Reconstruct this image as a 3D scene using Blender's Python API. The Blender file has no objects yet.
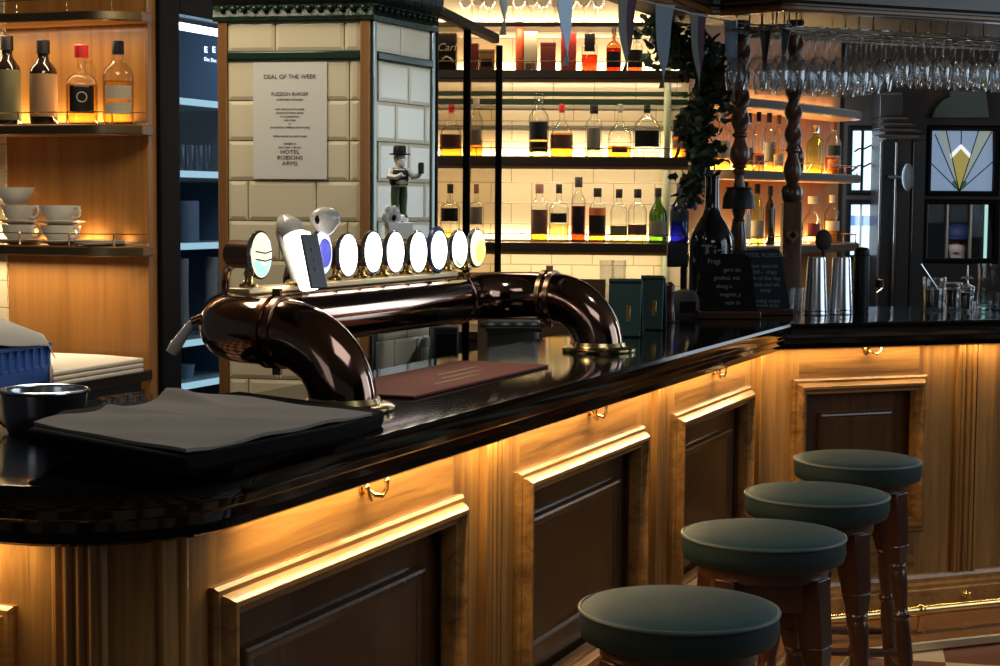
import bpy, math, random
from math import sin, cos, pi, radians as R, atan2, sqrt
from mathutils import Vector as V, Matrix
random.seed(7)
D = bpy.data
SC = bpy.context.scene
COL = SC.collection

# ------------------------------------------------------------------ camera
F = 1700.0
CAMH = 1.5
PITCH = math.atan((333 - 203) / F)
ROLL = 0.008
cam_d = D.cameras.new('camera')
cam_d.sensor_width = 36
cam_d.lens = 36 * F / 1000
cam_d.clip_start = 0.05
cam = D.objects.new('camera', cam_d)
COL.objects.link(cam)
CM = Matrix.Rotation(pi / 2 - PITCH, 3, 'X') @ Matrix.Rotation(ROLL, 3, 'Z')
cam.rotation_euler = CM.to_euler()
cam.location = (0, 0, CAMH)
SC.camera = cam
CO = V((0, 0, CAMH))


def ray(px, py):
    return (CM @ V(((px - 500) / F, -(py - 333) / F, -1))).normalized()


def at_y(px, py, y):
    d = ray(px, py)
    return CO + d * (y / d.y)


def at_z(px, py, z):
    d = ray(px, py)
    return CO + d * ((z - CAMH) / d.z)


def at_plane(px, py, p0, n):
    d = ray(px, py)
    p0 = V(p0); n = V(n)
    return CO + d * ((p0 - CO).dot(n) / d.dot(n))


# ------------------------------------------------------------------ materials
def new_mat(name):
    m = D.materials.new(name)
    m.use_nodes = True
    nt = m.node_tree
    return m, nt, nt.nodes['Principled BSDF']


def mat(name, col, rough=0.5, metal=0.0, coat=0.0, spec=0.5, emit=None, es=0.0, sheen=0.0, bump=0.0, bscale=200, var=0.0, vscale=8):
    m, nt, b = new_mat(name)
    b.inputs['Base Color'].default_value = (*col, 1)
    b.inputs['Roughness'].default_value = rough
    b.inputs['Metallic'].default_value = metal
    b.inputs['Coat Weight'].default_value = coat
    b.inputs['Coat Roughness'].default_value = 0.06
    b.inputs['Specular IOR Level'].default_value = spec
    b.inputs['Sheen Weight'].default_value = sheen
    if emit:
        b.inputs['Emission Color'].default_value = (*emit, 1)
        b.inputs['Emission Strength'].default_value = es
    tc = nt.nodes.new('ShaderNodeTexCoord')
    if bump:
        n = nt.nodes.new('ShaderNodeTexNoise'); n.inputs['Scale'].default_value = bscale
        n.inputs['Detail'].default_value = 3
        nt.links.new(tc.outputs['Object'], n.inputs['Vector'])
        bp = nt.nodes.new('ShaderNodeBump'); bp.inputs['Strength'].default_value = bump
        bp.inputs['Distance'].default_value = 0.004
        nt.links.new(n.outputs['Fac'], bp.inputs['Height'])
        nt.links.new(bp.outputs['Normal'], b.inputs['Normal'])
    if var:
        n = nt.nodes.new('ShaderNodeTexNoise'); n.inputs['Scale'].default_value = vscale
        n.inputs['Detail'].default_value = 4
        nt.links.new(tc.outputs['Object'], n.inputs['Vector'])
        cr = nt.nodes.new('ShaderNodeValToRGB')
        cr.color_ramp.elements[0].position = .3
        cr.color_ramp.elements[0].color = (*[c * (1 - var) for c in col], 1)
        cr.color_ramp.elements[1].position = .7
        cr.color_ramp.elements[1].color = (*[min(1, c * (1 + var)) for c in col], 1)
        nt.links.new(n.outputs['Fac'], cr.inputs['Fac'])
        nt.links.new(cr.outputs['Color'], b.inputs['Base Color'])
    return m


def wood(name, c1, c2, scale=(40, 40, 2.2), rough=0.35, coat=0.25, bump=0.15):
    m, nt, b = new_mat(name)
    tc = nt.nodes.new('ShaderNodeTexCoord')
    mp = nt.nodes.new('ShaderNodeMapping')
    mp.inputs['Scale'].default_value = scale
    nt.links.new(tc.outputs['Object'], mp.inputs['Vector'])
    n1 = nt.nodes.new('ShaderNodeTexNoise')
    n1.inputs['Scale'].default_value = 1.0; n1.inputs['Detail'].default_value = 6
    n1.inputs['Roughness'].default_value = 0.65; n1.inputs['Distortion'].default_value = 0.6
    nt.links.new(mp.outputs['Vector'], n1.inputs['Vector'])
    n2 = nt.nodes.new('ShaderNodeTexNoise')
    n2.inputs['Scale'].default_value = 0.13; n2.inputs['Detail'].default_value = 2
    nt.links.new(mp.outputs['Vector'], n2.inputs['Vector'])
    mx = nt.nodes.new('ShaderNodeMath'); mx.operation = 'ADD'
    ml = nt.nodes.new('ShaderNodeMath'); ml.operation = 'MULTIPLY'; ml.inputs[1].default_value = 0.55
    nt.links.new(n2.outputs['Fac'], ml.inputs[0])
    ml2 = nt.nodes.new('ShaderNodeMath'); ml2.operation = 'MULTIPLY'; ml2.inputs[1].default_value = 0.55
    nt.links.new(n1.outputs['Fac'], ml2.inputs[0])
    nt.links.new(ml.outputs[0], mx.inputs[0]); nt.links.new(ml2.outputs[0], mx.inputs[1])
    cr = nt.nodes.new('ShaderNodeValToRGB')
    cr.color_ramp.elements[0].position = 0.38; cr.color_ramp.elements[0].color = (*c1, 1)
    cr.color_ramp.elements[1].position = 0.66; cr.color_ramp.elements[1].color = (*c2, 1)
    nt.links.new(mx.outputs[0], cr.inputs['Fac'])
    nt.links.new(cr.outputs['Color'], b.inputs['Base Color'])
    b.inputs['Roughness'].default_value = rough
    b.inputs['Coat Weight'].default_value = coat; b.inputs['Coat Roughness'].default_value = 0.12
    bp = nt.nodes.new('ShaderNodeBump'); bp.inputs['Strength'].default_value = bump
    bp.inputs['Distance'].default_value = 0.002
    nt.links.new(n1.outputs['Fac'], bp.inputs['Height'])
    nt.links.new(bp.outputs['Normal'], b.inputs['Normal'])
    return m


def brick(name, c1, c2, cm, w, h, mortar=0.004, rough=0.15, offset=0.5, axes='XZ', bump=0.6, smooth=0.3):
    m, nt, b = new_mat(name)
    tc = nt.nodes.new('ShaderNodeTexCoord')
    sp = nt.nodes.new('ShaderNodeSeparateXYZ'); cb = nt.nodes.new('ShaderNodeCombineXYZ')
    nt.links.new(tc.outputs['Object'], sp.inputs[0])
    nt.links.new(sp.outputs[axes[0]], cb.inputs[0]); nt.links.new(sp.outputs[axes[1]], cb.inputs[1])
    br = nt.nodes.new('ShaderNodeTexBrick')
    br.inputs['Scale'].default_value = 1.0
    br.inputs['Brick Width'].default_value = w; br.inputs['Row Height'].default_value = h
    br.inputs['Mortar Size'].default_value = mortar; br.inputs['Mortar Smooth'].default_value = smooth
    br.inputs['Color1'].default_value = (*c1, 1); br.inputs['Color2'].default_value = (*c2, 1)
    br.inputs['Mortar'].default_value = (*cm, 1)
    br.offset = offset
    nt.links.new(cb.outputs[0], br.inputs['Vector'])
    nt.links.new(br.outputs['Color'], b.inputs['Base Color'])
    b.inputs['Roughness'].default_value = rough
    bp = nt.nodes.new('ShaderNodeBump'); bp.inputs['Strength'].default_value = bump; bp.invert = True
    bp.inputs['Distance'].default_value = 0.006
    nt.links.new(br.outputs['Fac'], bp.inputs['Height'])
    nt.links.new(bp.outputs['Normal'], b.inputs['Normal'])
    return m


def checker(name, c1, c2, size, rough=0.3, rot=0.0):
    m, nt, b = new_mat(name)
    tc = nt.nodes.new('ShaderNodeTexCoord')
    mp = nt.nodes.new('ShaderNodeMapping'); mp.inputs['Rotation'].default_value = (0, 0, rot)
    nt.links.new(tc.outputs['Object'], mp.inputs['Vector'])
    ck = nt.nodes.new('ShaderNodeTexChecker')
    ck.inputs['Scale'].default_value = 1 / size
    ck.inputs['Color1'].default_value = (*c1, 1); ck.inputs['Color2'].default_value = (*c2, 1)
    nt.links.new(mp.outputs['Vector'], ck.inputs['Vector'])
    nt.links.new(ck.outputs['Color'], b.inputs['Base Color'])
    b.inputs['Roughness'].default_value = rough
    return m


def clear(name, tint=(1, 1, 1), edge=0.45, rough=0.02, gl=(1, 1, 1), ior=1.45):
    """thin-look glass: tinted see-through body, darker where the path grazes, mirror reflection by Fresnel"""
    m = D.materials.new(name); m.use_nodes = True
    nt = m.node_tree; nt.nodes.clear()
    out = nt.nodes.new('ShaderNodeOutputMaterial')
    mix = nt.nodes.new('ShaderNodeMixShader')
    tr = nt.nodes.new('ShaderNodeBsdfTransparent')
    gs = nt.nodes.new('ShaderNodeBsdfGlossy'); gs.inputs['Roughness'].default_value = rough
    gs.inputs['Color'].default_value = (*gl, 1)
    lw = nt.nodes.new('ShaderNodeLayerWeight'); lw.inputs['Blend'].default_value = 0.5
    r0 = ((ior - 1) / (ior + 1)) ** 2
    pw = nt.nodes.new('ShaderNodeMath'); pw.operation = 'POWER'; pw.inputs[1].default_value = 4.0
    fr = nt.nodes.new('ShaderNodeMath'); fr.operation = 'MULTIPLY_ADD'
    fr.inputs[1].default_value = min(.9, 14 * r0); fr.inputs[2].default_value = r0
    nt.links.new(lw.outputs['Facing'], pw.inputs[0]); nt.links.new(pw.outputs[0], fr.inputs[0])
    p3 = nt.nodes.new('ShaderNodeMath'); p3.operation = 'POWER'; p3.inputs[1].default_value = 2.5
    nt.links.new(lw.outputs['Facing'], p3.inputs[0])
    mc = nt.nodes.new('ShaderNodeMix'); mc.data_type = 'RGBA'
    mc.inputs['A'].default_value = (*tint, 1)
    mc.inputs['B'].default_value = (*[c * edge for c in tint], 1)
    nt.links.new(p3.outputs[0], mc.inputs['Factor'])
    nt.links.new(mc.outputs['Result'], tr.inputs['Color'])
    nt.links.new(fr.outputs[0], mix.inputs[0])
    nt.links.new(tr.outputs[0], mix.inputs[1]); nt.links.new(gs.outputs[0], mix.inputs[2])
    nt.links.new(mix.outputs[0], out.inputs['Surface'])
    return m


def glow(name, col, s):
    return mat(name, (0.6, 0.6, 0.6), 0.4, emit=col, es=s)


OAK1, OAK2 = (0.075, 0.032, 0.008), (0.42, 0.215, 0.058)
M = dict(
    oak_v=wood('oak_vertical', OAK1, OAK2, (30, 30, 1.6)),
    oak_h=wood('oak_horizontal', OAK1, OAK2, (2.2, 40, 44)),
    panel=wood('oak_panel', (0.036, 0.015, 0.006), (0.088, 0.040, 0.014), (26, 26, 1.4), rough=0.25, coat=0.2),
    oak_side=wood('oak_side', (0.26, 0.105, 0.022), (0.42, 0.19, 0.045), (34, 34, 1.2), rough=0.4),
    trim=wood('trim_wood', (0.16, 0.065, 0.016), (0.27, 0.12, 0.03), (20, 20, 1.0), rough=0.3),
    dark=wood('dark_wood', (0.012, 0.007, 0.005), (0.028, 0.015, 0.009), (18, 18, 1.0), rough=0.55, coat=0.0),
    darkh=wood('dark_wood_flat', (0.018, 0.010, 0.007), (0.04, 0.022, 0.013), (1.2, 18, 18), rough=0.3, coat=0.3),
    leg=wood('mahogany', (0.032, 0.012, 0.007), (0.085, 0.031, 0.017), (30, 30, 3), rough=0.28, coat=0.5),
    postb=wood('post_block', (0.10, 0.045, 0.02), (0.19, 0.085, 0.035), (30, 30, 3), rough=0.35, coat=0.3),
    apron=wood('mahogany_light', (0.06, 0.022, 0.011), (0.12, 0.045, 0.02), (30, 30, 3), rough=0.35, coat=0.3),
    black=mat('black_lacquer', (0.004, 0.0036, 0.0036), 0.09, spec=.34),
    edge=mat('lacquered_edge', (0.011, 0.008, 0.007), 0.16, coat=0.5),
    blackp=mat('black_plastic', (0.008, 0.008, 0.009), 0.45, spec=.35),
    blackm=mat('black_frame', (0.004, 0.004, 0.005), 0.5, spec=.1),
    rubber=mat('black_board', (0.004, 0.004, 0.005), 0.75, spec=.06),
    copper=mat('copper_pipe', (0.33, 0.205, 0.155), 0.10, metal=1.0, var=0.15, vscale=4),
    bronze=mat('bronze', (0.30, 0.17, 0.10), 0.25, metal=1.0),
    brass=mat('brass', (0.80, 0.55, 0.22), 0.22, metal=1.0),
    brassd=mat('aged_brass', (0.27, 0.20, 0.11), 0.32, metal=1.0),
    brassr=mat('rail_brass', (0.80, 0.64, 0.38), 0.42, metal=1.0),
    brassf=mat('flange_brass', (0.62, 0.47, 0.22), 0.2, metal=1.0),
    steel=mat('steel', (0.66, 0.70, 0.76), 0.2, metal=1.0),
    chrome=mat('chrome', (0.78, 0.80, 0.80), 0.1, metal=1.0),
    white=mat('white_china', (0.80, 0.76, 0.68), 0.2, coat=0.3),
    linen=mat('white_linen', (0.72, 0.66, 0.56), 0.85, bump=0.3, bscale=400),
    towel=mat('grey_towel', (0.30, 0.27, 0.24), 0.95, bump=0.5, bscale=500),
    cloth=mat('grey_cloth', (0.50, 0.50, 0.48), 0.9, bump=0.3, bscale=300),
    blue=mat('blue_crate', (0.035, 0.12, 0.46), 0.4),
    paper=mat('paper', (0.62, 0.59, 0.52), 0.8),
    ink=mat('ink', (0.05, 0.05, 0.045), 0.8),
    chalk=mat('chalk', (0.22, 0.24, 0.24), 0.9),
    chalkb=mat('chalk_board', (0.004, 0.004, 0.005), 0.85, spec=.2),
    slate=mat('blue_slate', (0.008, 0.016, 0.026), 0.7, spec=.3),
    tile=mat('cream_tile', (0.66, 0.57, 0.38), 0.2),
    grout=mat('tile_grout', (0.40, 0.33, 0.20), 0.8),
    green=mat('green_tile', (0.012, 0.026, 0.012), 0.3, spec=.3, bump=0.9, bscale=70, var=0.4, vscale=60),
    greenp=mat('green_tile_plain', (0.012, 0.030, 0.016), 0.2, spec=.4),
    seat=mat('green_leather', (0.026, 0.066, 0.066), 0.55, spec=.35, bump=0.2, bscale=260, var=0.12, vscale=18),
    seat_shade=mat('green_leather_shade', (0.012, 0.030, 0.032), 0.55, spec=.35, bump=0.2, bscale=260),  # same leather darkened: shade on the seat sides put into the colour
    piping=mat('seat_piping', (0.085, 0.115, 0.11), 0.45),
    runner=mat('maroon_runner', (0.21, 0.058, 0.036), 0.85, bump=0.3, bscale=400),
    gold=mat('gold_print', (0.30, 0.17, 0.07), 0.7),
    menu=mat('green_menu_leather', (0.010, 0.055, 0.050), 0.45, bump=0.2, bscale=200),
    leaf=mat('ivy_leaf', (0.030, 0.055, 0.028), 0.5, var=0.4, vscale=30),
    stemm=mat('ivy_stem', (0.03, 0.022, 0.012), 0.8),
    wallt=brick('wall_tile', (0.70, 0.60, 0.40), (0.66, 0.56, 0.37), (0.42, 0.34, 0.2), 0.2, 0.1, 0.003),
    floor=checker('floor_tile', (0.60, 0.50, 0.36), (0.14, 0.035, 0.018), 0.30, 0.25, R(12)),
    ceil=mat('ceiling_paint', (0.30, 0.26, 0.2), 0.9),
    plaster=mat('dark_paint', (0.015, 0.014, 0.014), 0.6),
    skin=mat('skin', (0.50, 0.36, 0.30), 0.55),
    cap=mat('blue_cap', (0.005, 0.012, 0.055), 0.7),
    jacket=mat('dark_jacket', (0.02, 0.022, 0.03), 0.8),
    pblue=mat('pennant_blue', (0.22, 0.30, 0.38), 0.9, sheen=0.2, bump=0.3, bscale=300),
    pgreen=mat('pennant_green', (0.20, 0.225, 0.20), 0.9, bump=0.3, bscale=300),
    pplum=mat('pennant_plum', (0.10, 0.045, 0.07), 0.9, bump=0.3, bscale=300),
    cord=mat('white_cord', (0.45, 0.43, 0.4), 0.8),
    glass=clear('clear_glass', (0.97, 0.975, 0.96), 0.22),
    gthin=clear('thin_glass', (0.95, 0.965, 0.975), 0.45, ior=2.0),
    pane=clear('pane_glass', (0.76, 0.72, 0.66), 1.0, ior=1.03),
    gamber=clear('amber_glass', (0.80, 0.50, 0.20), 0.3),
    ggreen=clear('green_glass', (0.20, 0.34, 0.10), 0.3),
    gpgreen=clear('pale_green_glass', (0.74, 0.84, 0.45), 0.5),
    gblue=clear('cobalt_glass', (0.05, 0.06, 0.45), 0.35),
    gdark=mat('dark_bottle_glass', (0.012, 0.007, 0.005), 0.08, coat=0.5),
    gblack=mat('black_bottle_glass', (0.004, 0.005, 0.008), 0.08, coat=0.6),
    l_amber=clear('amber_spirit', (0.92, 0.52, 0.14), 0.6, ior=1.05),
    l_gold=clear('gold_spirit', (0.98, 0.84, 0.48), 0.6, ior=1.05),
    l_red=clear('red_spirit', (0.72, 0.16, 0.06), 0.6, ior=1.05),
    l_brown=clear('brown_spirit', (0.45, 0.17, 0.06), 0.6, ior=1.05),
    lb_dark=mat('label_dark', (0.010, 0.008, 0.008), 0.5, spec=.2),
    lb_brown=mat('label_brown', (0.13, 0.045, 0.028), 0.6),
    lb_cream=mat('label_cream', (0.50, 0.42, 0.28), 0.7),
    lb_grey=mat('label_grey', (0.23, 0.22, 0.18), 0.7),
    lb_olive=mat('label_olive', (0.14, 0.13, 0.06), 0.7),
    lb_orange=mat('label_orange', (0.55, 0.15, 0.03), 0.6),
    lb_tan=mat('label_tan', (0.34, 0.19, 0.09), 0.7),
    red=mat('red_card', (0.33, 0.022, 0.014), 0.45),
    dred=mat('dark_red_card', (0.16, 0.016, 0.014), 0.45),
    orange=mat('orange_card', (0.62, 0.085, 0.02), 0.45),
    wax=mat('red_wax', (0.40, 0.012, 0.012), 0.35),
    cork=mat('cork', (0.35, 0.20, 0.09), 0.7),
    screen=mat('grey_plastic', (0.10, 0.10, 0.10), 0.5),
    shelfe=mat('shelf_edge', (0.07, 0.05, 0.035), 0.5, spec=.15),
    oak_r=wood('oak_deep', (0.20, 0.075, 0.013), (0.34, 0.135, 0.028), (34, 34, 1.2), rough=0.6, coat=0.0),
    bead=mat('bead_metal', (0.26, 0.29, 0.26), 0.3, metal=.9),
    boxb=mat('brown_box', (0.17, 0.075, 0.03), 0.5),
    fshelf=mat('fridge_shelf', (0.55, 0.72, 0.74), 0.4),
    finner=mat('fridge_inner', (0.16, 0.26, 0.42), 0.45),
    lens_w=glow('lens_white', (1.0, 0.96, 0.84), 5.5),
    lens_y=glow('lens_yellow', (0.90, 0.86, 0.12), 1.2),
    lens_a=glow('lens_aqua', (0.45, 0.85, 0.68), 1.2),
    lens_c=glow('lens_cream', (1.0, 0.94, 0.62), 1.15),
    lens_b=mat('lens_blue', (0.09, 0.09, 0.42), 0.3, emit=(0.14, 0.14, 0.7), es=0.8),
    lens_l=mat('lens_lettering', (0.12, 0.14, 0.12), 0.5),
    lens_p=glow('lens_pale_blue', (0.55, 0.66, 1.0), 1.9),
    edgeglow=glow('shelf_edge_glow', (.55, .84, .86), .95),  # glowing material stands for the light falling on the shelf fronts
    led=glow('led_tube', (0.75, 0.97, 1.0), 9.0),
    ledw=glow('warm_led', (1.0, 0.66, 0.28), 6.0),
    sky=glow('window_daylight', (0.62, 0.86, 1.0), 1.3),
    skyb=glow('window_blue_band', (0.16, 0.36, 0.9), 0.9),
    sg_b=mat('stained_blue', (0.20, 0.28, 0.42), 0.3, emit=(0.26, 0.37, 0.55), es=0.55),
    sg_g=mat('stained_pale_green', (0.3, 0.36, 0.32), 0.3, emit=(0.33, 0.42, 0.38), es=0.5),
    sg_y=mat('stained_yellow', (0.35, 0.28, 0.05), 0.3, emit=(0.42, 0.34, 0.08), es=0.55),
    sg_w=mat('stained_white', (0.7, 0.7, 0.7), 0.3, emit=(0.8, 0.85, 0.9), es=0.9),
    sg_d=mat('stained_green', (0.03, 0.12, 0.05), 0.3, emit=(0.03, 0.14, 0.06), es=0.4),
    teal=mat('grey_teal_paint', (0.06, 0.10, 0.11), 0.4),
)


# ------------------------------------------------------------------ mesh builder
class MB:
    def __init__(s):
        s.v = []; s.f = []

    def add(s, vs, fs):
        o = len(s.v)
        s.v += [tuple(v) for v in vs]
        s.f += [tuple(i + o for i in f) for f in fs]
        return s

    def box(s, x0, x1, y0, y1, z0, z1, m=None):
        vs = [V((x, y, z)) for z in (z0, z1) for (x, y) in ((x0, y0), (x1, y0), (x1, y1), (x0, y1))]
        if m: vs = [m @ v for v in vs]
        return s.add(vs, [(3, 2, 1, 0), (4, 5, 6, 7), (0, 1, 5, 4), (1, 2, 6, 5), (2, 3, 7, 6), (3, 0, 4, 7)])

    def frustum(s, c, b, t, h, m=None):
        """box with different bottom / top half sizes"""
        x, y, z = c
        vs = [V((x + a * b[0], y + e * b[1], z)) for a, e in ((-1, -1), (1, -1), (1, 1), (-1, 1))]
        vs += [V((x + a * t[0], y + e * t[1], z + h)) for a, e in ((-1, -1), (1, -1), (1, 1), (-1, 1))]
        if m: vs = [m @ v for v in vs]
        return s.add(vs, [(3, 2, 1, 0), (4, 5, 6, 7), (0, 1, 5, 4), (1, 2, 6, 5), (2, 3, 7, 6), (3, 0, 4, 7)])

    def lathe(s, prof, seg=24, c=(0, 0, 0), sq=2.0, sx=1.0, sy=1.0, m=None, cap=True):
        vs = []; fs = []
        ring = []
        for k in range(seg):
            a = 2 * pi * (k + .5) / seg
            ca, sa = cos(a), sin(a)
            if sq != 2.0:
                e = 2 / sq
                ca, sa = math.copysign(abs(ca) ** e, ca), math.copysign(abs(sa) ** e, sa)
            ring.append((ca * sx, sa * sy))
        for r, z in prof:
            vs += [V((c[0] + r * a, c[1] + r * b, c[2] + z)) for a, b in ring]
        n = len(prof)
        for i in range(n - 1):
            for k in range(seg):
                k2 = (k + 1) % seg
                fs.append((i * seg + k, i * seg + k2, (i + 1) * seg + k2, (i + 1) * seg + k))
        if cap:
            fs.append(tuple(range(seg - 1, -1, -1)))
            fs.append(tuple((n - 1) * seg + k for k in range(seg)))
        if m: vs = [m @ v for v in vs]
        return s.add(vs, fs)

    def patch(s, r, z0, z1, a0, a1, seg=14, t=0.0008, c=(0, 0, 0), sq=2.0, sx=1, sy=1):
        """curved label wrapped on a round/square body, facing -Y at angle 0"""
        vs = []; fs = []
        for k in range(seg + 1):
            a = -pi / 2 + a0 + (a1 - a0) * k / seg
            ca, sa = cos(a), sin(a)
            if sq != 2.0:
                e = 2 / sq
                ca, sa = math.copysign(abs(ca) ** e, ca), math.copysign(abs(sa) ** e, sa)
            for rr in (r + t, r - t):
                for z in (z0, z1):
                    vs.append((c[0] + rr * ca * sx, c[1] + rr * sa * sy, c[2] + z))
        for k in range(seg):
            o = 4 * k; p = o + 4
            fs += [(o, p, p + 1, o + 1), (o + 2, o + 3, p + 3, p + 2), (o + 1, p + 1, p + 3, o + 3), (o, o + 2, p + 2, p)]
        fs += [(0, 1, 3, 2), (4 * seg, 4 * seg + 2, 4 * seg + 3, 4 * seg + 1)]
        return s.add(vs, fs)

    def tube(s, pts, r, seg=12, cap=True, flat=1.0):
        pts = [V(p) for p in pts]
        n = len(pts)
        rs = r if isinstance(r, (list, tuple)) else [r] * n
        t0 = (pts[1] - pts[0]).normalized()
        up = V((0, 0, 1)) if abs(t0.z) < .9 else V((1, 0, 0))
        u = (up - t0 * up.dot(t0)).normalized()
        vs = []; fs = []
        for i in range(n):
            t = (pts[min(i + 1, n - 1)] - pts[max(i - 1, 0)]).normalized()
            u = (u - t * u.dot(t)).normalized()
            w = t.cross(u)
            for k in range(seg):
                a = 2 * pi * k / seg
                vs.append(pts[i] + u * (cos(a) * rs[i]) + w * (sin(a) * rs[i] * flat))
        for i in range(n - 1):
            for k in range(seg):
                k2 = (k + 1) % seg
                fs.append((i * seg + k, i * seg + k2, (i + 1) * seg + k2, (i + 1) * seg + k))
        if cap:
            fs.append(tuple(range(seg - 1, -1, -1)))
            fs.append(tuple((n - 1) * seg + k for k in range(seg)))
        return s.add(vs, fs)

    def prism(s, poly, axis, a0, a1, m=None):
        """poly: 2-D points; axis 'z' (xy), 'y' (xz) or 'x' (yz), extruded a0..a1"""
        def mk(p, a):
            return V((p[0], p[1], a)) if axis == 'z' else V((p[0], a, p[1])) if axis == 'y' else V((a, p[0], p[1]))
        n = len(poly)
        vs = [mk(p, a0) for p in poly] + [mk(p, a1) for p in poly]
        if m: vs = [m @ v for v in vs]
        fs = [tuple(range(n - 1, -1, -1)), tuple(range(n, 2 * n))]
        fs += [(i, (i + 1) % n, n + (i + 1) % n, n + i) for i in range(n)]
        return s.add(vs, fs)

    def sweep(s, prof, path, closed=False):
        """prof: (inset, z); path: 2-D points, inset is to the left of travel; ends capped"""
        n = len(path); k = len(prof)
        P = [V((p[0], p[1])) for p in path]
        vs = []; fs = []
        for i in range(n):
            a = (P[i] - P[i - 1]).normalized() if i > 0 else None
            b = (P[i + 1] - P[i]).normalized() if i < n - 1 else None
            a = a or b; b = b or a
            na = V((-a.y, a.x)); nb = V((-b.y, b.x))
            m = (na + nb).normalized()
            m = m / max(.3, m.dot(na))
            for o, z in prof:
                q = P[i] + m * o
                vs.append((q.x, q.y, z))
        for i in range(n - 1):
            for j in range(k):
                j2 = (j + 1) % k
                fs.append((i * k + j, (i + 1) * k + j, (i + 1) * k + j2, i * k + j2))
        fs.append(tuple(range(k)))
        fs.append(tuple((n - 1) * k + j for j in range(k - 1, -1, -1)))
        return s.add(vs, fs)

    def rectframe(s, x0, x1, z0, z1, y, prof):
        """moulding around a rectangle in the XZ plane; prof: (inset from outer edge, height toward -Y), closed at the back"""
        vs = []; fs = []
        k = len(prof)
        for o, h in prof:
            for x, z in ((x0 + o, z0 + o), (x1 - o, z0 + o), (x1 - o, z1 - o), (x0 + o, z1 - o)):
                vs.append((x, y - h, z))
        for i in range(k):
            i2 = (i + 1) % k
            for c in range(4):
                c2 = (c + 1) % 4
                fs.append((i * 4 + c, i * 4 + c2, i2 * 4 + c2, i2 * 4 + c))
        return s.add(vs, fs)

    def ell(s, c, r, seg=16, rings=10, m=None):
        prof = [(max(1e-4, sin(pi * i / rings)), -cos(pi * i / rings)) for i in range(rings + 1)]
        mm = Matrix.Translation(V(c)) @ Matrix.Diagonal(V((*r, 1)))
        if m: mm = m @ mm
        return s.lathe(prof, seg, m=mm)


MATS = {}


def place(o, parent, loc, rotz):
    o.location = loc
    o.rotation_euler = (0, 0, rotz)
    w = Matrix.Translation(V(loc)) @ Matrix.Rotation(rotz, 4, 'Z')
    MATS[o.name] = (MATS[parent.name] @ w) if parent else w
    if parent: o.parent = parent


def obj(name, mb, m, parent=None, loc=(0, 0, 0), rotz=0.0, world=False, bevel=0.0, smooth=35, subsurf=0, bseg=2):
    me = D.meshes.new(name)
    vs = mb.v
    if world:
        base = MATS[parent.name] if parent else Matrix.Translation(V(loc)) @ Matrix.Rotation(rotz, 4, 'Z')
        inv = base.inverted()
        vs = [tuple(inv @ V(v)) for v in vs]
    me.from_pydata(vs, [], mb.f)
    me.update()
    import bmesh
    bm = bmesh.new(); bm.from_mesh(me)
    bmesh.ops.recalc_face_normals(bm, faces=bm.faces)
    bm.to_mesh(me); bm.free()
    me.materials.append(m if not isinstance(m, str) else M[m])
    if smooth:
        me.shade_smooth()
        me.set_sharp_from_angle(angle=R(smooth))
    o = D.objects.new(name, me)
    COL.objects.link(o)
    place(o, parent, loc, rotz)
    if bevel:
        b = o.modifiers.new('bevel', 'BEVEL'); b.width = bevel; b.segments = bseg; b.limit_method = 'ANGLE'
        b.angle_limit = R(40)
    if subsurf:
        b = o.modifiers.new('subsurf', 'SUBSURF'); b.levels = subsurf; b.render_levels = subsurf
    return o


def tag(o, label=None, cat=None, group=None, kind=None):
    if label: o['label'] = label
    if cat: o['category'] = cat
    if group: o['group'] = group
    if kind: o['kind'] = kind
    return o


def thing(name, label, cat, loc=(0, 0, 0), rotz=0.0, group=None, kind=None):
    o = D.objects.new(name, None)
    o.empty_display_size = 0.05
    COL.objects.link(o)
    place(o, None, loc, rotz)
    return tag(o, label, cat, group, kind)


def copy_tree(o, loc, rotz, label, group=None):
    c = o.copy(); COL.objects.link(c)
    c.location = loc; c.rotation_euler = (0, 0, rotz)
    c['label'] = label
    if group: c['group'] = group
    MATS[c.name] = Matrix.Translation(V(loc)) @ Matrix.Rotation(rotz, 4, 'Z')
    for ch in list(o.children):
        d = ch.copy(); COL.objects.link(d); d.parent = c
        for g in list(ch.children):
            e = g.copy(); COL.objects.link(e); e.parent = d
    return c


def text(name, body, size, parent, loc, m, rotz=0.0, align='CENTER', sx=1.0, thick=0.0004, tilt=0.0, shear=0.0, bold=0.0):
    cu = D.curves.new(name, 'FONT')
    cu.body = body; cu.size = size; cu.align_x = align; cu.align_y = 'CENTER'
    cu.extrude = thick; cu.shear = shear; cu.offset = bold
    cu.materials.append(M[m])
    o = D.objects.new(name, cu); COL.objects.link(o)
    o.parent = parent; o.location = loc
    o.rotation_euler = (pi / 2 + tilt, 0, rotz)
    o.scale = (sx, 1, 1)
    # turn the lettering into an ordinary mesh
    dg = bpy.context.evaluated_depsgraph_get()
    me = D.meshes.new_from_object(o.evaluated_get(dg))
    t2 = D.objects.new(name, me); COL.objects.link(t2)
    t2.parent = parent; t2.location = o.location; t2.rotation_euler = o.rotation_euler; t2.scale = o.scale
    if not me.materials: me.materials.append(M[m])
    D.objects.remove(o); D.curves.remove(cu)
    MATS[t2.name] = Matrix()
    return t2


def area(name, loc, aim, sx, sy, energy, col, spread=180, xdir=None):
    l = D.lights.new(name, 'AREA'); l.shape = 'RECTANGLE'; l.size = sx; l.size_y = sy
    l.energy = energy; l.color = col; l.spread = R(spread)
    o = D.objects.new(name, l); COL.objects.link(o)
    o.location = loc
    z = -V(aim).normalized()
    x = V(xdir).normalized() if xdir else V((1, 0, 0))
    x = (x - z * x.dot(z)).normalized()
    y = z.cross(x)
    o.rotation_euler = Matrix((x, y, z)).transposed().to_euler()
    return o

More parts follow.
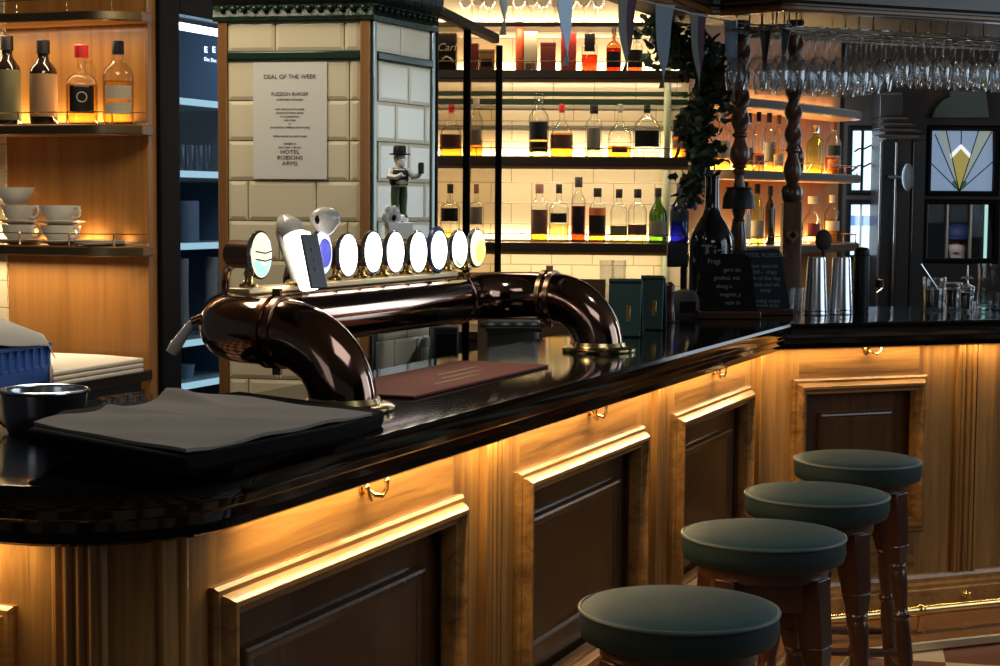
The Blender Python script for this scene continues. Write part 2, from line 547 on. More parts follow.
# ------------------------------------------------------------------ bar frames
HC = 1.1                                     # counter height
C0 = at_z(792, 324, HC); C0.z = 0            # inner corner of the counter's front edge
A0 = at_z(358, 442, HC); A0.z = 0
d = (C0 - A0).normalized()                   # along the long side, away from the camera
n = V((-d.y, d.x, 0))                        # towards the bartender
b = V((d.x * cos(R(45)) + d.y * sin(R(45)), -d.x * sin(R(45)) + d.y * cos(R(45)), 0))
nb = V((-b.y, b.x, 0))
RZ = atan2(d.y, d.x); RZB = atan2(b.y, b.x)
PIN = 0.12                                   # front panels stand back from the counter edge


def main(x, y, z=0.0): return C0 + d * x + n * y + V((0, 0, z))
def side(x, y, z=0.0): return C0 + b * x + nb * y + V((0, 0, z))


def mx(px, py=400, y=PIN):
    """distance along the long side at which a picture column meets the panel plane"""
    return (at_plane(px, py, main(0, y), n) - C0).dot(d)


def mz(px, py, y=PIN): return at_plane(px, py, main(0, y), n).z
def bx(px, py=400, y=PIN): return (at_plane(px, py, side(0, y), nb) - C0).dot(b)
def bz(px, py, y=PIN): return at_plane(px, py, side(0, y), nb).z


# ------------------------------------------------------------------ room shell
def struct(o): o['kind'] = 'structure'; return o


BW_ROT = R(-4)                               # back wall, nearly square to the view
BWP = V((0.15, 8.35, 0))
bwx = V((cos(BW_ROT), sin(BW_ROT), 0)); bwn = V((-bwx.y, bwx.x, 0))


def bw(px, py, off=0.0): return at_plane(px, py, BWP - bwn * off, bwn)


struct(obj('floor', MB().box(-4, 6, -3, 15.5, -0.08, 0), 'floor'))
struct(obj('wall_side', MB().box(5.55, 5.7, -3, 15.4, 0, 2.85), 'plaster'))
struct(obj('ceiling', MB().box(-4, 6, -3, 15.5, 2.85, 2.93), 'ceil'))
XC = 0.905                                    # where the back wall turns into the right-hand wall
yc = BWP.y + (XC - BWP.x) * math.tan(BW_ROT)
wl = MB().box(-1.45, (XC - BWP.x) / cos(BW_ROT), 0, 0.12, 0, 2.85)
struct(obj('wall_back', wl, 'wallt', loc=BWP, rotz=BW_ROT))
# right-hand wall of the back bar
RW0 = V((XC, yc, 0))
RW1 = at_y(838, 200, 9.75); RW1.z = 0
rwx = (RW1 - RW0).normalized(); rwn = V((-rwx.y, rwx.x, 0)); RWL = (RW1 - RW0).length
RZR = atan2(rwx.y, rwx.x)
struct(obj('wall_right', MB().box(0, RWL, 0, 0.10, 0, 2.85), 'oak_r', loc=RW0, rotz=RZR))


def rw(px, py, off=0.0): return at_plane(px, py, RW0 - rwn * off, rwn)


# left unit: oak panel facing the room, square to the bar
PR = at_y(155, 380, 6.05); PR.z = 0           # its right-hand edge
LROT = atan2((-n).y, (-n).x)                  # local +X runs to the right along the panel, local -Y faces the room
LN = V((-(-n).y, (-n).x, 0))


def lp(px, py, off=0.0): return at_plane(px, py, PR - LN * off, LN)
def lx(px, py=200, off=0.0): return (lp(px, py, off) - PR).dot(-n)


struct(obj('wall_left', MB().box(-2.3, lx(11), -0.03, 0.10, 0, 2.85), 'wallt', loc=PR, rotz=LROT))
struct(obj('trim_1', MB().box(lx(11), lx(150), -0.02, 0.10, 0, 2.85), 'oak_side', loc=PR, rotz=LROT))
struct(obj('trim_2', MB().box(lx(150), 0.0, -0.03, 0.10, 0, 2.85), 'oak_side', loc=PR, rotz=LROT, bevel=0.004))

# ------------------------------------------------------------------ bar counter top
XE = -3.77; RA = 0.29; LFT = 1.5; RLN = 3.2
path = [(XE, LFT)]
for k in range(0, 15):
    a = pi + (pi / 2) * k / 14
    path.append((XE + RA + RA * cos(a), RA + RA * sin(a)))
path.append((0, 0))
path = [(p[0], p[1]) for p in path]
wp = [main(p[0], p[1]) for p in path] + [side(RLN, 0)]
w2 = [(p.x, p.y) for p in wp]
edge = [(0.07, 1.008), (0.048, 1.006), (0.040, 1.011), (0.040, 1.024), (0.030, 1.029), (0.026, 1.044), (0.018, 1.050),
        (0.013, 1.062), (0.004, 1.066), (0.0, 1.078), (0.0, 1.092), (0.006, 1.0995), (0.014, 1.1), (0.07, 1.1)]
cb_ = MB().sweep(edge, [(p[0], p[1]) for p in w2][::1])
DEP = 0.53
inn = MB().sweep([(0.0699, 1.03), (0.0699, 1.1), (0.071, 1.1), (0.071, 1.011)], w2)
# slab polygon: front boundary (inset .07) then the back boundary
front = []
for i in range(len(w2)):
    front.append(inn.v[i * 4][:2])
backp = [side(RLN, .76), main(.545, DEP), main(XE + DEP, DEP), main(XE + DEP, LFT)]
poly = front + [(p.x, p.y) for p in backp]
cb_.prism(poly, 'z', 1.012, 1.1)
ct = obj('bar_counter', cb_, 'black', loc=main(-1.8, .25), rotz=RZ, world=True, smooth=30)
tag(ct, 'long black lacquered bar counter with moulded edge and rounded near end', 'bar counter')

# ------------------------------------------------------------------ bar front
bf = thing('bar_panelling', 'golden oak panelled bar front lit from under the black counter', 'bar panelling', main(0, PIN), RZ)


def W(mbuild, name, m, f, rz, **k):
    """part of the bar front, given in main (f=0) or side (f=1) coordinates"""
    base = (Matrix.Translation(main(0, 0)) @ Matrix.Rotation(RZ, 4, 'Z')) if f == 0 else (Matrix.Translation(side(0, 0)) @ Matrix.Rotation(RZB, 4, 'Z')) if f == 1 else \
        (Matrix.Translation(main(XE + PIN, 0)) @ Matrix.Rotation(RZ - pi / 2, 4, 'Z'))
    loc = base.translation; rot = RZ if f == 0 else RZB if f == 1 else RZ - pi / 2
    inv = MATS[bf.name].inverted() @ base
    o = obj(name, mbuild, m, **k)
    o.parent = bf
    o.location = inv.translation
    o.rotation_euler = (0, 0, rot - RZ)
    MATS[o.name] = base
    return o


ZT = 0.898; ZB = 0.33
# openings: (x0, x1) outer edges of the mouldings
ops_m = [(mx(207), mx(459)), (mx(515), mx(641)), (mx(671), mx(747))]
ops_s = [(bx(791), bx(925)), (bx(925) + .36, bx(925) + .36 + .62), (bx(925) + 1.22, bx(925) + 1.84)]
XL = XE + PIN
TAN = math.tan(R(22.5)) * PIN
BOL = [(0, -.012), (0, .010), (.006, .016), (.014, .016), (.018, .026), (.026, .036), (.034, .036), (.040, .026), (.046, .020), (.052, .020), (.056, .010), (.056, -.012)]


def bays(f, ops, xa, xb, tag_):
    y0, y1 = PIN, PIN + .03
    xs = [xa] + [q for o in ops for q in o] + [xb]
    for i in range(0, len(xs), 2):            # stiles
        W(MB().box(xs[i] - (.03 if i else 0), xs[i + 1] + (.03 if i + 2 < len(xs) else 0), y0, y1, .16, 1.011), 'stile_board', 'oak_v', f, 0)
    for (a, c) in ops:                        # rails above and below each opening
        W(MB().box(a + .03, c - .03, y0, y1, ZT - .03, 1.011), 'rail_board', 'oak_h', f, 0)
        W(MB().box(a + .03, c - .03, y0, y1, .16, ZB + .03), 'rail_board', 'oak_h', f, 0)
    for (a, c) in ops:
        m_ = MB().rectframe(a, c, ZB, ZT, PIN, BOL)
        W(m_, 'panel_moulding', 'oak_h', f, 0, smooth=25)
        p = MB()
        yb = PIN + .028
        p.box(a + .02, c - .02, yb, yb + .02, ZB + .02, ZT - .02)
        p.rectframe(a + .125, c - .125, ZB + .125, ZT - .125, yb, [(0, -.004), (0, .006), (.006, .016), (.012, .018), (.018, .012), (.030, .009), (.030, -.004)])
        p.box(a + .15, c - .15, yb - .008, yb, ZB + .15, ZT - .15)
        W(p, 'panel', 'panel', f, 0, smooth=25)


bays(0, ops_m, XL + .17, TAN, 'm')
bays(1, ops_s, -TAN, RLN, 's')


def pilaster(f, xc, w=.085):
    p = MB()
    p.box(xc - w / 2, xc + w / 2, PIN - .010, PIN + .004, .17, 1.011)
    for q in (-.30, 0, .30):
        p.lathe([(.009, .17), (.009, 1.011)], 12, c=(xc + q * w, PIN - .010, 0))
    for sg in (-1, 1):
        p.box(xc + sg * w / 2 - .006, xc + sg * w / 2 + .006, PIN - .018, PIN, .17, 1.011)
    W(p, 'pilaster', 'oak_v', f, 0, smooth=40)


pilaster(0, mx(489)); pilaster(0, mx(657)); pilaster(0, mx(758), .07)
pilaster(1, bx(966)); pilaster(1, bx(925) + 1.10)
# rounded near end and the short run to the left of it
q = MB()
cc = (XL + .17, PIN + .17)
arc = [(cc[0] + .17 * cos(pi + pi / 2 * k / 12), cc[1] + .17 * sin(pi + pi / 2 * k / 12)) for k in range(13)]
arci = [(cc[0] + .14 * cos(pi + pi / 2 * k / 12), cc[1] + .14 * sin(pi + pi / 2 * k / 12)) for k in range(13)]
q.prism(arc + arci[::-1], 'z', .16, 1.011)
for k in (2, 4, 9, 11):
    q.lathe([(.008, .16), (.008, 1.011)], 10, c=(arc[k][0], arc[k][1], 0))
W(q, 'corner_boards', 'oak_v', 0, 0, smooth=30)
# left run (its own frame: +X runs back towards the corner, facing the camera)
lr_base = Matrix.Translation(main(XL, 0)) @ Matrix.Rotation(RZ - pi / 2, 4, 'Z')
lrn = -d


def lrx(px, py): return (at_plane(px, py, main(XL, 0), lrn) - main(XL, 0)).dot(-n)


xo = lrx(18, 640)
W(MB().box(-1.5, xo - .60, 0, .03, .16, 1.011), 'stile_board', 'oak_v', 2, 0)
W(MB().box(xo - .03, -.29, 0, .03, .16, 1.011), 'stile_board', 'oak_v', 2, 0)
W(MB().box(xo - .6, xo - .03, 0, .03, ZT - .03, 1.011), 'rail_board', 'oak_h', 2, 0)
W(MB().box(xo - .6, xo - .03, 0, .03, .16, ZB + .03), 'rail_board', 'oak_h', 2, 0)
W(MB().rectframe(xo - .63, xo, ZB, ZT, 0, BOL), 'panel_moulding', 'oak_h', 2, 0, smooth=25)
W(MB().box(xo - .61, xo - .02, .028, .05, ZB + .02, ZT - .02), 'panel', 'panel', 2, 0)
pz = MB()
xp = lrx(86, 600)
pz.box(xp - .035, xp + .035, -.010, .004, .17, 1.011)
for q_ in (-.022, 0, .022): pz.lathe([(.008, .17), (.008, 1.011)], 12, c=(xp + q_, -.010, 0))
W(pz, 'pilaster', 'oak_v', 2, 0, smooth=40)
# skirting and step
SK = [(PIN, .172), (PIN - .012, .169), (PIN - .018, .157), (PIN - .018, .142), (PIN - .030, .134), (PIN - .030, .122), (PIN - .036, .116), (PIN - .036, .036), (PIN, .036)]
fp = [main(XL + .17, 0), main(0, 0), side(RLN, 0)]
sk = MB().sweep([(o, z) for o, z in SK], [(p.x, p.y) for p in fp])
obj('skirting', sk, 'oak_h', bf, world=True, smooth=25)
st = MB().sweep([(-.25, .0), (-.25, .033), (-.246, .036), (PIN, .036), (PIN, .0)], [(p.x, p.y) for p in fp])
obj('foot_step', st, 'trim', bf, world=True, smooth=25)
ed = MB().sweep([(-.254, .003), (-.257, .006), (-.257, .030), (-.254, .034), (-.2495, .034), (-.2495, .003)], [(p.x, p.y) for p in fp])
obj('step_nosing', ed, mat('step_nosing_metal', (0.62, 0.50, 0.30), .35, metal=.6, bump=.8, bscale=130), bf, world=True)


# coat hooks under the counter
def hook(P, rot):
    h = MB()
    T = Matrix.Translation(P) @ Matrix.Rotation(rot, 4, 'Z')
    h.lathe([(.013, 0), (.013, .004), (.009, .007)], 14, m=T @ Matrix.Rotation(pi / 2, 4, 'X'))
    for sg in (-1, 1):
        pts = [(0, -.004, 0), (sg * .008, -.020, -.012), (sg * .024, -.030, -.016), (sg * .036, -.032, -.006), (sg * .040, -.031, .008)]
        h.tube([T @ V(p) for p in pts], [.0048, .0045, .0042, .004, .004], 8)
        h.ell(T @ V((sg * .040, -.031, .010)), (.006, .006, .006), 8, 6)
    obj('coat_hook', h, 'brass', bf, world=True)


for (px, py) in ((362, 488), (589, 411), (713, 371)):
    hook(at_plane(px, py, main(0, PIN), n), RZ)
hook(at_plane(867, 349, side(0, PIN), nb), RZB)
kn = MB()
T = Matrix.Translation(at_plane(965, 594, side(0, PIN - .034), nb)) @ Matrix.Rotation(RZB, 4, 'Z') @ Matrix.Rotation(pi / 2, 4, 'X')
kn.lathe([(.017, -.004), (.017, 0), (.017, .004), (.012, .008), (.008, .02), (.013, .028), (.004, .032)], 16, m=T)
obj('brass_knob', kn, 'brass', bf, world=True)
# foot rail
fr = thing('foot_rail', 'brass foot rail running along the foot of the oak bar front', 'foot rail', side(.6, -.05), RZB)
RO = -.138
rp = [main(-3.3, RO), main(RO * .414, RO), side(-RO * .414, RO), side(RLN, RO)]
obj('rail', MB().tube([p + V((0, 0, .11)) for p in rp], .019, 14), 'brass', fr, world=True)
for p in [main(-2.9, 0), main(-1.9, 0), main(-.9, 0)] + [side(.45, 0), side(1.02, 0), side(1.9, 0)]:
    nn = n if (p - C0).dot(nb) < -.02 or (p - C0).dot(b) < .1 else nb
    k_ = MB()
    pr_ = p + nn * RO
    k_.tube([pr_ + V((0, 0, .095)), pr_ + V((0, 0, .037))], [.008, .010], 10)
    k_.tube([pr_ + V((0, 0, .105)), pr_ + nn * .09 + V((0, 0, .09)), pr_ + nn * .218 + V((0, 0, .075))], .007, 10)
    k_.lathe([(.026, .037), (.026, .042), (.012, .047)], 16, c=tuple(pr_))
    k_.ell(tuple(pr_ + V((0, 0, .11))), (.024, .024, .024), 14, 8)
    obj('rail_bracket', k_, 'brass', fr, world=True)

# ------------------------------------------------------------------ bar stools


def make_stool(loc, rz, label):
    t = thing('bar_stool', label, 'stool', loc, rz, 'green leather bar stools')
    zt = .801
    prof = [(.02, zt + .0), (.06, zt - .0008), (.11, zt - .003), (.15, zt - .007), (.168, zt - .011), (.174, zt - .015)]
    seat = obj('seat', MB().lathe([(.001, zt)] + prof + [(.170, zt - .02), (.001, zt - .02)], 48), 'seat', t, smooth=60)
    pp = [(.1755 * cos(2 * pi * k / 48), .1755 * sin(2 * pi * k / 48), zt - .016) for k in range(49)]
    obj('seat_piping', MB().tube(pp, .0042, 8, cap=False), 'piping', seat)
    obj('seat_band', MB().lathe([(.166, zt - .068), (.173, zt - .064), (.178, zt - .045), (.176, zt - .02), (.170, zt - .018), (.15, zt - .018), (.15, zt - .068)], 48, cap=False), 'seat_shade', t, smooth=50)
    obj('seat_board', MB().lathe([(.135, zt - .10), (.14, zt - .098), (.14, zt - .066), (.12, zt - .066)], 40), 'apron', t)
    r0, r1 = .118, .205
    for k in range(4):
        a = pi / 4 + pi / 2 * k
        top = V((r0 * cos(a), r0 * sin(a), zt - .095)); bot = V((r1 * cos(a), r1 * sin(a), 0))
        ax = (top - bot).normalized(); L = (top - bot).length
        zz = ax; xx = V((cos(a), sin(a), 0)); xx = (xx - zz * xx.dot(zz)).normalized(); yy = zz.cross(xx)
        Mx = Matrix((xx, yy, zz)).transposed().to_4x4(); Mx.translation = bot
        g = MB()
        up = L - .195
        pr = [(.010, 0), (.015, .012), (.017, .04), (.021, .10), (.019, .13), (.023, .137), (.019, .145), (.016, .155), (.0195, .20), (.0225, .27), (.021, .33), (.018, .36),
              (.024, .368), (.024, .376), (.018, .384), (.0175, .40), (.0215, .43), (.0235, up - .03), (.019, up - .016), (.0245, up - .010), (.0245, up - .003), (.018, up + .004)]
        pr = [(r, z) for r, z in pr]
        zs = sorted(set(z for r, z in pr))
        pr = sorted(pr, key=lambda q: q[1])
        g.lathe(pr, 18, m=Mx)
        g.frustum((0, 0, up), (.019, .019), (.027, .024), .05, Mx)
        g.frustum((0, 0, up + .05), (.027, .024), (.034, .026), L - up - .05, Mx)
        obj('leg', g, 'leg', t, bevel=.003)
    ap = MB()
    for k in range(4):
        a = pi / 2 * k
        T = Matrix.Rotation(a, 4, 'Z')
        ap.box(-.088, .088, -.101, -.083, zt - .165, zt - .095, T)
    obj('apron', ap, 'apron', t, bevel=.002)
    for k in range(4):
        f = .215
        rr = r1 + (r0 - r1) * f / (zt - .095)
        a, c = pi / 4 + pi / 2 * k, pi / 4 + pi / 2 * (k + 1)
        z_ = f + (.05 if k % 2 else 0)
        rr = r1 + (r0 - r1) * z_ / (zt - .095)
        p0 = V((rr * cos(a), rr * sin(a), z_)); p1 = V((rr * cos(c), rr * sin(c), z_))
        obj('stretcher', MB().tube([p0, p0.lerp(p1, .2), p0.lerp(p1, .5), p0.lerp(p1, .8), p1], [.009, .011, .014, .011, .009], 10), 'leg', t)
    return t


sp = [((679, 609), 'green leather bar stool nearest the camera, first of the row'),
      ((763.5, 535), 'second green leather bar stool of the row, just beyond the nearest one'),
      ((817, 494.5), 'third green leather bar stool of the row, before the far corner stool'),
      ((857.5, 460), 'farthest green leather bar stool, standing by the corner of the bar')]
s0 = None
for i, ((px, py), lb) in enumerate(sp):
    p = at_z(px, py, .785); p.z = 0
    rz = [RZ + R(8), RZ + R(27), RZ + R(14), RZ + R(20)][i]
    if s0 is None: s0 = make_stool(p, rz, lb)
    else: copy_tree(s0, p, rz, lb)

# ------------------------------------------------------------------ beer font: copper elbow pipe on two legs
PR_ = .066                                    # pipe radius
LY = .225; PY = .555; PZ = 1.246               # legs / pipe axis inset, axis height
L0 = at_z(353, 411, HC); L1 = at_z(613, 352, HC)
xl = (L0 - C0).dot(d); xr = (L1 - C0).dot(d)
font = thing('beer_font', 'copper elbow-pipe beer font standing on the black counter', 'beer tap tower', main(xl, LY, HC), RZ)
RB = PZ - HC - .0


def elbow(x, sgn):
    pts = []
    for k in range(13):
        a = pi / 2 * k / 12
        pts.append(main(x, LY + RB * (1 - cos(a)), HC + .012 + (RB - .012) * sin(a)))
    return pts


def bend(x, sgn):
    """from the elbow (pointing inwards) round to the pipe running along the bar"""
    r = PY - LY - RB
    r = max(r, .10)
    return [main(x + sgn * r * (1 - cos(pi / 2 * k / 10)), PY - r + r * sin(pi / 2 * k / 10), PZ) for k in range(11)]


for nm, x, sg in (('near', xl, 1), ('far', xr, -1)):
    e_ = elbow(x, sg)
    obj('elbow', MB().tube(e_, PR_, 28), 'copper', font, world=True)
    bd = bend(x, sg)
    obj('bend', MB().tube([e_[-1] - n * .002] + bd + [bd[-1] + d * sg * .01], PR_, 28), 'copper', font, world=True)
    j = MB()
    P = e_[-1]
    for o_ in (-.012, .012):
        j.tube([P + n * (o_ - .008), P + n * (o_ - .006), P + n * (o_ + .006), P + n * (o_ + .008)], [PR_ + .001, PR_ + .006, PR_ + .006, PR_ + .001], 28)
    for sgz in (-1, 1):
        j.box(-.004, .004, -.009, .009, -.008, .008, Matrix.Translation(P + V((0, 0, sgz * (PR_ + .010)))) @ Matrix.Rotation(RZ, 4, 'Z'))
    obj('joint_ring', j, 'bronze', font, world=True)
    fl = MB().lathe([(.02, 0), (.098, 0), (.100, .004), (.100, .010), (.092, .014), (.074, .016), (.070, .026), (.02, .026)], 32, c=tuple(main(x, LY, HC)))
    obj('base_flange', fl, 'brassf', font, world=True)
xa, xb = xl + .11, xr - .11
obj('main_pipe', MB().tube([main(xa, PY, PZ), main(xb, PY, PZ)], PR_, 32), 'copper', font, world=True)
obj('pipe_collar', MB().tube([main(xb - .12, PY, PZ), main(xb - .118, PY, PZ), main(xb - .100, PY, PZ), main(xb - .098, PY, PZ)], [PR_, PR_ + .005, PR_ + .005, PR_], 32), 'copper', font, world=True)
rl = MB().tube([main(xa + .03, PY, PZ + PR_ + .002), main(xb - .16, PY, PZ + PR_ + .002)], .022, 10)
obj('mounting_rail', MB().box(-.5 * (xb - xa - .2), .5 * (xb - xa - .2), -.026, .026, -.006, .007, Matrix.Translation(main((xa + xb) / 2 - .06, PY - .005, PZ + PR_ + .001)) @ Matrix.Rotation(RZ, 4, 'Z')),
    'brassr', font, world=True, bevel=.003)
TOPZ = PZ + PR_ + .008


def tap_x(px):
    p0 = main(0, PY - .06)
    return (at_plane(px, 255, p0, n) - C0).dot(d)


LENS_FACE = R(24)      # the lenses face the customer, swung a little towards the near end


def tap(px, yc, hpx, lens, label, style='oval'):
    rot_ = RZ - LENS_FACE
    off_ = V((sin(rot_), -cos(rot_), 0)) * .055
    q_ = main(0, PY) + off_
    x = (at_plane(px + 3, 255, q_, n) - q_).dot(d)
    P = main(x, PY, TOPZ)
    dist = (P + off_).y
    t = thing('beer_tap', label, 'beer tap', P, RZ - LENS_FACE)
    zc = CAMH - (yc - (203 + ROLL * (px - 500))) * dist / F - TOPZ
    hh = hpx * dist / F / 2 * .93
    # faucet: brass post, bronze cylinder body, lever
    ph = MB().lathe([(.020, -.001), (.020, .006), (.010, .010), (.008, .02), (.011, .028), (.008, .036), (.008, zc - .01), (.010, zc - .004), (.002, zc - .002)], 14)
    obj('post', ph, 'brass', t)
    by = MB().tube([(0, .055, zc), (0, .052, zc), (0, -.030, zc), (0, -.034, zc)], [.022, hh * .62, hh * .62, .02], 22)
    obj('body', by, 'bronze', t)
    sp_ = MB().tube([(0, .045, zc - hh * .4), (0, .075, zc - .03), (0, .088, zc - .06), (0, .09, zc - .085)], [.010, .010, .009, .008], 10)
    obj('spout', sp_, 'chrome', t)
    w = hh * .54
    rim = MB().lathe([(.001, -.012), (1.0, -.012), (1.06, -.006), (1.06, .004), (1.0, .006)], 30, sx=w, sy=hh, m=Matrix.Translation((0, -.040, zc)) @ Matrix.Rotation(pi / 2, 4, 'X') @ Matrix.Diagonal((1, 1, 1, 1)))
    obj('lens_rim', rim, 'chrome', t)
    ln = MB().lathe([(.99, .0), (.97, .007), (.80, .012), (.45, .016), (.01, .0175)], 30, sx=w, sy=hh, m=Matrix.Translation((0, -.040, zc)) @ Matrix.Rotation(pi / 2, 4, 'X'))
    L = obj('lens', ln, lens, t, smooth=60)
    return t, zc, hh, w


t, zc, hh, w = tap(261, 255, 50, 'lens_c', 'oval beer tap nearest the camera, cream and aqua lens with two dark lines')
lb = MB().lathe([(.95, .0085), (.80, .0135), (.45, .0175), (.01, .019)], 30, sx=w * .98, sy=hh * .98, m=Matrix.Translation((0, -.040, zc)) @ Matrix.Rotation(pi / 2, 4, 'X'))
lb2 = MB()
lb2.v = [v for v in lb.v]
keep = [f for f in lb.f if all(lb.v[i][2] < zc - hh * .12 for i in f)]
lb2.f = keep
obj('lens_band', lb2, 'lens_a', t)
for dz in (.12, -.12):
    obj('lens_line', MB().tube([(-w * .78, -.054, zc + dz * hh * 1.4), (0, -.0605, zc + dz * hh * 1.4 - .004), (w * .78, -.054, zc + dz * hh * 1.4)], .0016, 6), 'lens_l', t)
# the swan-neck tap with its slanted grey plate
xs = tap_x(305)
t = thing('beer_tap', 'tall white swan-neck beer tap with slanted grey lettered plate', 'beer tap', main(xs, PY - .01, TOPZ), R(-30))
T = Matrix.Translation((.062, 0, -.012)) @ Matrix.Rotation(R(-17), 4, 'Y')
sk_ = [T @ V((.0, .0, .124)), T @ V((-.004, .002, .142)), T @ V((-.020, .010, .154)), T @ V((-.036, .020, .142)), T @ V((-.040, .026, .11)), T @ V((-.036, .030, .05)), (.022, .030, -.002)]
obj('neck', MB().tube(sk_, [.026, .026, .024, .022, .020, .019, .020], 20), 'white', t, smooth=60)
obj('foot_ring', MB().lathe([(.01, -.001), (.034, -.001), (.036, .006), (.030, .010), (.01, .010)], 24, c=(.022, .030, 0)), 'brass', t)
col_ = MB().frustum((0.008, 0, .0), (.014, .024), (.020, .028), .128, T)
obj('lit_column', col_, 'lens_w', t, bevel=.008)
pl_t = MB().box(.0275, .033, -.029, .029, .0, .118, T @ Matrix.Rotation(R(3.6), 4, 'Y'))
plo = obj('plate', pl_t, mat('grey_tap_plate', (.13, .13, .14), .35, metal=.5), t, bevel=.002)
for s_, z_ in (('B', .080), ('I', .058), ('E', .036)):
    to_ = text('plate_lettering', s_, .022, plo, tuple(T @ Matrix.Rotation(R(3.6), 4, 'Y') @ V((.0335, 0, z_))), 'cloth')
    to_.rotation_euler = (pi / 2, 0, pi / 2)
# tap with ball top and blue lens
t, zc, hh, w = tap(322, 253, 48, 'lens_p', 'beer tap with white ball top and blue oval on its lens')
obj('lens_badge', MB().lathe([(.98, -.004), (.9, .003), (.5, .006), (.01, .007)], 26, sx=w * .66, sy=hh * .70, m=Matrix.Translation((0, -.055, zc)) @ Matrix.Rotation(pi / 2, 4, 'X')), 'lens_b', t, smooth=60)
bt = MB().lathe([(.012, zc + hh * .8), (.020, zc + hh * .95), (.026, zc + hh * 1.1), (.036, zc + hh * 1.35), (.038, zc + hh * 1.6), (.032, zc + hh * 1.85), (.018, zc + hh * 2.02), (.002, zc + hh * 2.06)], 22, c=(.012, -.040, 0), sy=.7)
obj('ball_top', bt, 'lens_w' if False else 'white', t, smooth=60)
obj('ball_badge', MB().ell((-.018, -.052, zc + hh * 1.5), (.007, .005, .010), 12, 8), 'lb_dark', t)
tap(348, 255, 46, 'lens_w', 'bright white oval beer tap, next to the blue lens tap')
tap(373, 252, 44, 'lens_w', 'bright white oval beer tap, second beyond the blue lens tap')
t, zc, hh, w = tap(395, 252, 44, 'lens_w', 'bright white oval beer tap with flower-shaped topper')
fl = MB()
for k in range(6):
    fl.ell((.017 * cos(k * pi / 3), -.03, zc + hh * 1.72 + .017 * sin(k * pi / 3)), (.013, .007, .013), 10, 6)
fl.ell((0, -.036, zc + hh * 1.72), (.009, .006, .009), 10, 6)
fl.frustum((0, -.03, zc + hh * .85), (.012, .008), (.016, .008), hh * .6)
obj('topper', fl, 'white', t)
obj('topper_badge', MB().ell((0, -.040, zc + hh * 1.68), (.007, .004, .008), 10, 6), 'lb_dark', t)
tap(418, 252, 44, 'lens_w', 'white oval beer tap, the one before the blue-rimmed tap')
t, zc, hh, w = tap(438.5, 250, 42, 'lens_w', 'white oval beer tap with a dark blue rim')
obj('blue_rim', MB().lathe([(1.02, -.010), (1.20, -.008), (1.22, .002), (1.15, .006), (1.0, .006), (1.0, -.01)], 30, sx=w, sy=hh, cap=False, m=Matrix.Translation((0, -.040, zc)) @ Matrix.Rotation(pi / 2, 4, 'X')), mat('rim_blue', (.03, .05, .13), .3), t)
t, zc, hh, w = tap(459, 249, 40, 'lens_w', 'white oval beer tap with a green foot to its lens')
lb = MB().lathe([(.95, .0085), (.80, .0135), (.45, .0175), (.01, .019)], 30, sx=w * .98, sy=hh * .98, m=Matrix.Translation((0, -.040, zc)) @ Matrix.Rotation(pi / 2, 4, 'X'))
lb2 = MB(); lb2.v = list(lb.v); lb2.f = [f for f in lb.f if all(lb.v[i][2] < zc - hh * .5 for i in f)]
obj('lens_foot', lb2, glow('lens_green', (.30, .75, .2), 1.0), t)
t, zc, hh, w = tap(477, 248, 40, 'lens_c', 'yellow-lensed oval beer tap, last of the row')
obj('lens_badge', MB().lathe([(.98, -.004), (.9, .002), (.5, .005), (.01, .006)], 26, sx=w * .7, sy=hh * .66, m=Matrix.Translation((w * .1, -.054, zc - hh * .12)) @ Matrix.Rotation(pi / 2, 4, 'X')), 'lens_y', t, smooth=60)

# white tap handle poking out at the left end of the font
hd = at_y(206, 316, main(xl + .05, PY + .03).y)
t = thing('tap_handle', 'ivory tap handle sticking out at the near end of the copper pipe', 'tap handle', hd, RZ)
p0 = at_plane(192, 322, hd, V((0, 1, 0))); p1 = at_plane(171, 353, hd, V((0, 1, 0)))
obj('grip', MB().tube([p0, p0.lerp(p1, .3), p0.lerp(p1, .8), p1], [.007, .010, .013, .011], 14), 'white', t, world=True)
obj('ferrule', MB().tube([hd, p0.lerp(hd, .3), p0], [.009, .009, .009], 12), 'bronze', t, world=True)

# ------------------------------------------------------------------ things on the near end of the counter
# maroon bar runner under the pipe
xm0, xm1 = (at_z(376, 397, HC) - C0).dot(d), (at_z(566, 368, HC) - C0).dot(d)
rn = thing('bar_runner', 'maroon rubber bar runner lying between the legs of the beer font', 'bar mat', main((xm0 + xm1) / 2, .30, HC + .0005), RZ)
hw = (xm1 - xm0) / 2
obj('mat', MB().box(-hw + .0, hw, -.115, .125, 0, .006), 'runner', rn, bevel=.002)
for (a_, c_, y_) in ((-.16, .10, -.055), (-.05, .20, -.02), (.02, .26, .02)):
    obj('gold_print', MB().prism([(a_, y_ - .004), (a_ + .05, y_ - .009), (c_, y_ - .004), (c_ - .03, y_ + .006), (a_ + .02, y_ + .006)], 'z', .0061, .0066), 'gold', rn)
# black board with grey bar towel, and lower black tray
P = at_z(215, 433, HC + .06)
bc = main((P - C0).dot(d), (P - C0).dot(n)); bc.z = HC + .0005
tr = thing('serving_tray', 'black flat serving tray under the grey towel on the near end of the counter', 'tray', bc, 0)


def quad_world(pxs, z):
    return [at_z(px, py, z) for px, py in pxs]


tb = MB()
tq = quad_world(((62, 474), (232, 480), (385, 424), (240, 404), (52, 426)), HC + .002)
tb.prism([(p.x, p.y) for p in tq], 'z', HC + .001, HC + .028)
obj('tray_base', tb, 'rubber', tr, world=True, bevel=.008)
tb = MB()
tq = quad_world(((26, 428), (184, 457), (345, 426), (384, 412), (200, 394), (60, 410)), HC + .055)
tb.prism([(p.x, p.y) for p in tq], 'z', HC + .028, HC + .055)
obj('tray_board', tb, 'rubber', tr, world=True, bevel=.008)
